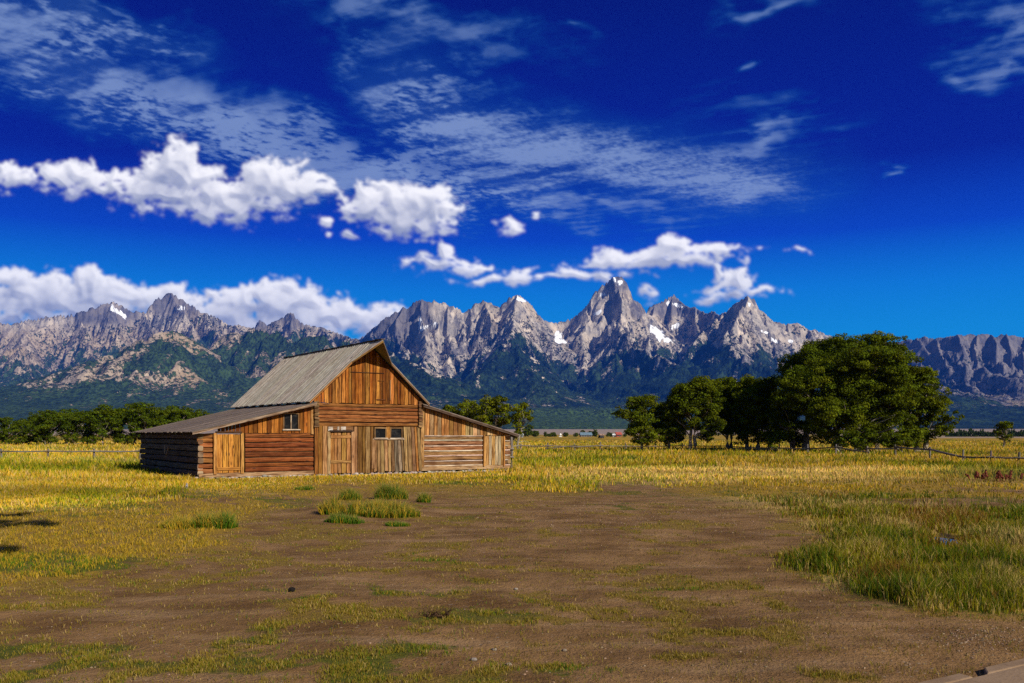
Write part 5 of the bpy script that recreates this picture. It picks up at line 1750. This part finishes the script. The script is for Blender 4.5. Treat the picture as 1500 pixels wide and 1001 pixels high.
tag(mesh_np("shelter_belt", V, [np.arange(n * 4).reshape(n, 4)], LEAF, None, {'tint': c}), kind='stuff')


# ------------------------------------------------------------------ fences
def fence(pts, label, rails, seed, hpost=0.85):
    """pts: (column, distance, post height); rails: list of (i, z_i, j, z_j, radius)."""
    random.seed(seed)
    pos = []
    for px, Y, h in pts:
        X = (px - 750) / F * Y
        pos.append((X, Y, float(ground_h(np.array([X]), np.array([Y]))[0])))
    e = empty("rail_fence", pos[0])
    o0 = Vector(pos[0])
    for (px, Y, h), p in zip(pts, pos):
        if h <= 0:
            continue
        mb = MB()
        l = RND(-.03, .03)
        q = Vector(p) - o0
        mb.tube([q + Vector((0, 0, -.1)), q + Vector((l, 0, h * .5)), q + Vector((l * 2, 0, h))], [0.07, 0.065, 0.06], vary((0.22, 0.195, 0.17)), 8, rough=0.05)
        mb.build("post", WOOD, e)
    for i, zi, j, zj, r in rails:
        a, b = Vector(pos[i]) - o0, Vector(pos[j]) - o0
        a.z += zi
        b.z += zj
        d = (b - a).normalized()
        mb = MB()
        off = Vector((0, -0.11, 0))
        mb.tube([a - d * 0.25 + off, a.lerp(b, .5) + off + Vector((0, 0, -.03)), b + d * 0.25 + off], [r, r * 0.93, r * 0.85], vary((0.22, 0.195, 0.17), 0.7, 1.3), 8, rough=0.04)
        mb.build("rail", WOOD, e)
    tag(e, label, "fence", "weathered rail fences across the meadow")


PF = [(px, 60, 0.80) for px in (-135, -66, 2, 70, 138.6, 205, 272)]
fence(PF, "single-rail grey fence across the hay meadow, ending at the barn's dark wall", [(k, 0.64 + 0.01 * (k % 2), k + 1, 0.64, 0.045) for k in range(6)], 1)
pf = [(740, 92, 0.85), (763, 93, 0.80), (802, 93, 0.90), (842, 93, 0.82), (879, 93, 1.0), (917, 95, 0.82), (960, 97, 0.8), (1000, 99, 0.8)]
fence(pf, "sagging grey fence with short rails in the field right behind the barn's log shed end", [(0, .55, 1, .62, .05), (1, .62, 2, .55, .05), (2, .62, 3, .50, .05), (3, .50, 4, .62, .07), (4, .6, 5, .55, .05), (5, .55, 6, .50, .05), (6, .5, 7, .55, .05), (2, .35, 3, .62, .05)], 2)
pr = [(1000, 100, 0.75), (1066, 98, 0.85), (1100, 90, 0.7), (1141, 84, 0.85), (1182.7, 79, 0.9), (1224, 74, 0.95), (1270, 70, 0.85), (1311.7, 66, 1.0), (1362, 61, 0.90), (1410, 57, 0.80), (1451, 55, 0.75), (1492, 54, 0.70), (1540, 53, 0.7), (1600, 52, .7)]
fence(pr, "dark weathered fence with one slanting fallen rail, running past the grove", [(0, .5, 1, .52, .05), (1, .52, 2, .45, .05), (2, .45, 3, .50, .05), (3, .5, 4, .52, .055), (4, .52, 5, .72, .055), (5, .72, 6, .38, .06), (6, .66, 7, .72, .055), (7, .82, 8, .72, .06), (8, .74, 9, .32, .075), (9, .34, 10, .36, .06), (10, .38, 11, .36, .055), (11, .36, 12, .3, .055), (12, .3, 13, .4, .05), (1, .3, 3, .32, .05)], 3)
# post at the barn's far corner
mb = MB()
X, Y = (749.3 - 750) / F * 45.5, 45.5
mb.tube([(0, 0, -0.1), (0.01, 0, 0.85), (0.0, 0, 1.62)], [0.085, 0.08, 0.075], (0.24, 0.21, 0.18), 9, rough=0.05)
mb.tube([(-.12, -.1, .62), (.12, -.1, .60)], 0.05, (0.3, 0.26, 0.22), 8)
mb.tube([(-.12, -.1, 1.02), (.12, -.1, 1.0)], 0.05, (0.3, 0.26, 0.22), 8)
o = mb.build("corral_post", WOOD)
o.location = (X, Y, 0)
tag(o, "upright grey post with rail stubs standing against the barn's far log corner", "post")


# ------------------------------------------------------------------ far homestead
def paint_mat(g, out):
    a = g.n('ShaderNodeAttribute', attribute_name='tint')
    co = g.n('ShaderNodeTexCoord').outputs['Object']
    n = g.noise(co, 0.8, 5, 0.6)
    principled(g, out, g.mix(g.sstep(n, 0.4, 0.75), a.outputs[0], g.mix(1.0, a.outputs[0], (0.7, 0.68, 0.65), 'MULTIPLY')), 0.75, 0.3)


PAINT = material("painted_board", paint_mat)


def house(px, Y, w, d, hw, hr, wall, roof, name, label, cat, rz=0.2):
    X = (px - 750) / F * Y
    e = empty(name, (X, Y, float(ground_h(np.array([X]), np.array([Y]))[0])), rz)
    mb = MB()
    mb.box((0, 0, hw / 2), (w, d, hw), wall)
    for s in (-1, 1):
        mb.f.append([len(mb.v), len(mb.v) + 1, len(mb.v) + 2]); mb.v += [(s * w / 2, -d / 2, hw), (s * w / 2, d / 2, hw), (s * w / 2, 0, hr - .05)]
        mb.c.append(wall); mb.uv.append([(0, 0), (1, 0), (.5, 1)])
    mb.build("wall", PAINT, e)
    mb = MB()
    for s in (-1, 1):
        pts = []
        for zz in (0, .18):
            for yy in (0, 1):
                for xx in (-w / 2 - .4, w / 2 + .4):
                    pts.append((xx, s * (d / 2 + .5) * yy, (hr + zz) - yy * (hr - hw) * (d / 2 + .5) / (d / 2)))
        mb.hexa(pts, roof, 0)
    mb.build("roof", PAINT, e)
    mb = MB()
    mb.box((w * .15, -d / 2 - .03, 1.0), (1.0, .08, 2.0), (0.08, 0.06, 0.05))
    mb.build("door", PAINT, e)
    for x in (-w * .3, -w * .08, w * .35):
        mb = MB()
        mb.box((x, -d / 2 - .03, hw * .55), (1.0, .08, 1.0), (0.02, 0.025, 0.03))
        mb.build("window", PAINT, e)
    tag(e, label, cat)


house(905.5, 742, 4.4, 4, 2.0, 3.6, (0.30, 0.055, 0.035), (0.34, 0.07, 0.05), "farmhouse", "small red-walled house among the far homestead trees", "house", 0.3)
house(858, 745, 9.0, 6, 1.6, 3.4, (0.16, 0.13, 0.11), (0.13, 0.20, 0.26), "farmhouse", "low house with a long blue-grey roof in the far tree belt", "house", 0.1)
house(761.5, 640, 4.2, 3, 1.6, 2.4, (0.6, 0.62, 0.66), (0.55, 0.6, 0.68), "shed", "tiny white shed visible just past the log shed's eave", "shed", 0.1)
house(899, 738, 1.6, 2, 1.6, 2.3, (0.75, 0.75, 0.75), (0.7, 0.7, 0.7), "shed", "narrow white shed beside the red house", "shed", 0.1)
house(881, 744, 3.2, 3, 1.4, 2.2, (0.30, 0.18, 0.12), (0.32, 0.2, 0.14), "shed", "little brown shed between the blue roof and the red house", "shed", 0.2)
# white tent
X, Y = (821 - 750) / F * 735, 735
e = empty("tent", (X, Y, float(ground_h(np.array([X]), np.array([Y]))[0])))
mb = MB()
mb.tube([(0, 0, -.1), (0, 0, 1.4), (0.05, 0, 2.4), (.08, 0, 3.0)], [1.9, 1.05, .45, .14], (0.80, 0.78, 0.72), 10)
mb.build("canvas", PAINT, e)
for a in (-.5, .4, .1):
    mb = MB()
    mb.tube([(a * .2, 0, 2.8), (a * 1.1, .1, 4.0)], .06, (0.2, 0.15, 0.1), 6)
    mb.build("pole", WOOD, e)
tag(e, "white cone-shaped canvas tent standing at the homestead field edge", "tent")


# parked car out in the field
def cyl(mb, c, r, w, col, n=14):
    mb.tube([(c[0], c[1] - w / 2, c[2]), (c[0], c[1] + w / 2, c[2])], r, col, n)


X, Y = (880.5 - 750) / F * 420, 420
e = empty("parked_car", (X, Y, float(ground_h(np.array([X]), np.array([Y]))[0])), 0.5)
mb = MB()
body = [(-1.1, .38), (-1.1, .75), (-.95, .88), (-.2, .92), (.95, .80), (1.1, .62), (1.1, .38)]
b = len(mb.v)
for s in (-.8, .8):
    mb.v += [(x * 1.0, s, z) for x, z in body]
k = len(body)
for idx in ([list(range(b, b + k))], [list(range(b + 2 * k - 1, b + k - 1, -1))]):
    mb.f.append(idx[0]); mb.c.append((0.03, 0.03, 0.035)); mb.uv.append([(0, 0)] * k)
for i in range(k):
    j = (i + 1) % k
    mb.f.append([b + i, b + k + i, b + k + j, b + j]); mb.c.append((0.03, 0.03, 0.035)); mb.uv.append([(0, 0)] * 4)
mb.build("body", PAINT, e)
mb = MB()
mb.hexa([(-1.0, -.7, .88), (.45, -.7, .88), (-1.0, .7, .88), (.45, .7, .88), (-.85, -.6, 1.32), (.05, -.6, 1.32), (-.85, .6, 1.32), (.05, .6, 1.32)], (0.025, 0.025, 0.03), 0)
mb.build("cabin", GLASS, e)
for x in (-.65, .68):
    for y in (-.72, .72):
        mb = MB()
        cyl(mb, (x, y, .30), .30, .2, (0.012, 0.012, 0.012))
        mb.build("wheel", PAINT, e)
for y in (-.5, .5):
    mb = MB()
    mb.box((1.1, y, .66), (.05, .25, .14), (0.8, 0.8, 0.78))
    mb.build("headlight", PAINT, e)
tag(e, "dark car parked far out in the golden field behind the broken fence rails", "car")


# ------------------------------------------------------------------ small things
def stalks(px, py, n, w, h, label, seed):
    random.seed(seed)
    Y = CAMH * F / (py - HZ)
    X = (px - 750) / F * Y
    e = empty("dock_plant", (X, Y, float(ground_h(np.array([X]), np.array([Y]))[0])))
    for i in range(n):
        st, hd = MB(), MB()
        x, y = RND(-w, w), RND(-.25, .25)
        hh = h * RND(.6, 1.1)
        lx = RND(-.16, .16)
        st.tube([(x, y, 0), (x + lx * .5, y, hh * .5), (x + lx, y, hh)], [.012, .011, .008], (0.16, 0.05, 0.025), 5)
        for k in range(16):
            f = RND(.42, 1.03)
            add_stone(hd, (x + lx * f + RND(-.04, .04), y + RND(-.04, .04), hh * f), RND(.018, .038), vary((0.15, 0.032, 0.012), .5, 1.4), (1, 1, 1.2), 3, 5)
        sm_ = st.build("stem", PAINT, e)
        hd.build("seed_head", PAINT, sm_)
    tag(e, label, "plant", "rust-brown dock plants at the meadow edge")


stalks(1440, 706, 10, 0.42, 0.40, "rust-brown dried dock clump with upright separate stalks", 3)
stalks(1474, 707, 8, 0.36, 0.36, "rust-brown dried dock clump with spreading rounded seed heads", 4)
# dry dark weed on the dirt
random.seed(6)
Y = CAMH * F / (907 - HZ)
X = (641 - 750) / F * Y
mb = MB()
for i in range(60):
    a, q = RND(0, 6.28), RND(.3, 1)
    d = Vector((math.cos(a) * q, math.sin(a) * q, RND(.15, .8))) * .13
    o = Vector((RND(-.12, .12), RND(-.08, .08), -.01))
    mb.tube([o, o + d * .5 + Vector((0, 0, .02)), o + d], [.004, .003, .0015], vary((0.10, 0.055, 0.03), .5, 1.5), 4)
o = mb.build("dry_weed", WOOD)
o.location = (X, Y, float(ground_h(np.array([X]), np.array([Y]))[0]))
tag(o, "withered brown twiggy weed sprawled on the bare dirt", "weed")


def rock(px, py, r, col, label, seed, name="rock", cat="rock", group=None, sq=(1.2, 1.0, .7)):
    random.seed(seed)
    Y = CAMH * F / (py - HZ)
    X = (px - 750) / F * Y
    mb = MB()
    add_stone(mb, (0, 0, r * .35), r, col, sq, 6, 10)
    o = mb.build(name, STONE, smooth=True)
    o.location = (X, Y, float(ground_h(np.array([X]), np.array([Y]))[0]))
    tag(o, label, cat, group)


rock(427, 870, .038, (0.014, 0.011, 0.010), "black lump of dung alone on the brown dirt", 1, "dung", "dung", sq=(1.1, 1, .9))
rock(694, 969, .022, (0.28, 0.24, 0.21), "grey-brown pebble with a twin nearby on the front dirt", 2)
rock(745, 974, .020, (0.30, 0.24, 0.18), "pale cream pebble on the front dirt", 3)
rock(724, 953, .018, (0.30, 0.25, 0.19), "light pebble between two green turf sprigs", 4)
rock(756, 863, .020, (0.36, 0.31, 0.26), "whitish pebble lying on the olive turf patch", 5)
rock(827, 953, .018, (0.28, 0.22, 0.16), "small buff pebble near the low turf at the dirt's centre", 6)
# scattered gravel: nobody could count it
random.seed(9)
rng = np.random.default_rng(12)
mb = MB()
n = 0
for i in range(2350):
    if i < 1500:
        px, py = rng.uniform(0, 1500), 735 + 270 * rng.uniform() ** .7
        s = .0035 + .008 * rng.uniform() ** 3
    elif i < 2000:
        px, py = rng.normal(940, 130), rng.normal(752, 13)
        s = rng.uniform(.006, .018)
    else:
        px, py = rng.normal(1440, 50), rng.normal(942, 13)
        s = rng.uniform(.004, .010)
    if py < 722:
        continue
    Y = CAMH * F / (py - HZ)
    X = (px - 750) / F * Y
    zz = zones(np.array([X]), np.array([Y]))
    if zz[2][0] < .6 or zz[3][0] > .5 or zz[4][0] > .4:
        continue
    z = float(ground_h(np.array([X]), np.array([Y]))[0])
    add_stone(mb, (X, Y, z + s * .3), s, vary((0.24, 0.17, 0.115), .5, 1.7), (1.2, 1, .6), 3, 5)
o = mb.build("gravel", STONE)
tag(o, kind='stuff')

# upright grey ground animal on the burrow mound
Yq = CAMH * F / (719.5 - HZ)
Xq = (273.5 - 750) / F * Yq
zq = float(ground_h(np.array([Xq]), np.array([Yq]))[0])


def fur_mat(g, out):
    co = g.n('ShaderNodeTexCoord').outputs['Object']
    n = g.noise(co, 90.0, 3, 0.6)
    principled(g, out, g.mix(g.sstep(n, .35, .7), (0.20, 0.19, 0.20), (0.38, 0.36, 0.36)), 0.95, 0.1)


me = bpy.data.meshes.new("ground_squirrel")
J = [((0, 0, .035), .036), ((0, 0, .085), .034), ((.002, -.004, .13), .026), ((.004, -.008, .150), .018), ((.006, -.014, .172), .021), ((.010, -.036, .168), .011),
     ((.022, -.012, .105), .010), ((.018, -.034, .095), .007), ((-.022, -.012, .105), .010), ((-.016, -.034, .095), .007),
     ((.030, -.004, .030), .018), ((.030, -.036, .008), .010), ((-.030, -.004, .030), .018), ((-.030, -.036, .008), .010), ((0, .035, .018), .012), ((.01, .09, .012), .009),
     ((.016, -.004, .190), .006), ((-.006, -.004, .190), .006)]
E = [(0, 1), (1, 2), (2, 3), (3, 4), (4, 5), (2, 6), (6, 7), (2, 8), (8, 9), (0, 10), (10, 11), (0, 12), (12, 13), (0, 14), (14, 15), (4, 16), (4, 17)]
me.from_pydata([j[0] for j in J], E, [])
o = bpy.data.objects.new("ground_squirrel", me)
COL.objects.link(o)
sk = o.modifiers.new("skin", 'SKIN')
for v, j in zip(me.skin_vertices[0].data, J):
    v.radius = (j[1], j[1])
me.skin_vertices[0].data[0].use_root = True
o.modifiers.new("sub", 'SUBSURF').levels = 1
me.materials.append(material("grey_fur", fur_mat))
o.location = (Xq, Yq, zq)
o.rotation_euler = (0, 0, .4)
tag(o, "small grey ground squirrel sitting upright on the burrow mound before the barn", "squirrel")


# puddles in the marsh
def water_mat(g, out):
    principled(g, out, (0.012, 0.016, 0.018), 0.04, 0.5)


WATER = material("still_water", water_mat)
for px, py, rx, ry, nm in ((1386, 795, .40, .55, "puddle"), (1337, 838, .22, .25, "puddle")):
    Y = CAMH * F / (py - HZ)
    X = (px - 750) / F * Y
    a = np.linspace(0, 2 * math.pi, 40, endpoint=False)
    rr = 1 + .22 * np.sin(a * 3 + px) + .12 * np.sin(a * 5)
    x, y = X + np.cos(a) * rx * rr, Y + np.sin(a) * ry * rr
    z = float(ground_h(x, y).max()) + .006
    V = np.concatenate([np.stack([x, y, np.full(40, z)], -1), [[X, Y, z]]])
    tri = np.stack([np.arange(40), (np.arange(40) + 1) % 40, np.full(40, 40)], -1)
    tag(mesh_np(nm, V, [tri], WATER), kind='structure')


# concrete kerb in the corner
def conc_mat(g, out):
    co = g.n('ShaderNodeTexCoord').outputs['Object']
    n1, n2 = g.noise(co, 2.0, 6, 0.6), g.noise(co, 40.0, 4, 0.6)
    col = g.mix(g.sstep(n1, .35, .7), (0.20, 0.125, 0.072), (0.27, 0.18, 0.11))
    principled(g, out, g.mix(g.math('MULTIPLY', g.sstep(n2, .5, .7), .4), col, (0.12, 0.075, 0.045)), .92, .2, n2, .4, .01)


CONC = material("worn_concrete", conc_mat)


def gp(px, py, z=0.0):
    Y = (CAMH - z) * F / (py - HZ)
    return ((px - 750) / F * Y, Y)


def slab(name, poly, z0, z1):
    n = len(poly)
    V = [(x, y, z0) for x, y in poly] + [(x, y, z1) for x, y in poly]
    me = bpy.data.meshes.new(name)
    me.from_pydata(V, [], [list(range(n, 2 * n))] + [[i, (i + 1) % n, n + (i + 1) % n, n + i] for i in range(n)])
    me.materials.append(CONC)
    o = bpy.data.objects.new(name, me)
    COL.objects.link(o)
    b = o.modifiers.new('edge', 'BEVEL'); b.width = .012; b.segments = 2
    return o


zt = 0.07
o = slab("pavement", [gp(1120, 1064.7, zt), gp(1387, 1001, zt), gp(1500, 974, zt), gp(1720, 921.5, zt), gp(2100, 1300, zt), gp(1000, 1300, zt)], -.1, zt)
tag(o, kind='structure')
zk = zt - .006
o = slab("kerb", [gp(1130, 1049, zk), gp(1338, 1001, zk), gp(1405, 985.5, zk), gp(1413, 988, zk), gp(1426, 991.2, zk), gp(1387.5, 1000.6, zk), gp(1135, 1060.8, zk)], -.1, zk)
tag(o, kind='structure')
o = slab("kerb", [gp(1441, 977.2, zk), gp(1500, 963.5, zk), gp(1720, 912.6, zk), gp(1722, 920.6, zk), gp(1500.5, 973.6, zk), gp(1446, 986.6, zk)], -.1, zk)
tag(o, kind='structure')


# ------------------------------------------------------------------ air
def haze_mat(g, out):
    v = g.n('ShaderNodeVolumePrincipled', {'Color': (0.03, 0.20, 1.0, 1), 'Density': HAZE_DENSITY, 'Anisotropy': 0.0})
    g.link(v.outputs[0], out.inputs[1])


HAZE_DENSITY = 2.1e-5
mb = MB()
mb.box((0, 0, 1100), (44000, 44000, 2900), (1, 1, 1))
hz = mb.build("haze", material("valley_air", haze_mat))
tag(hz, kind='stuff')
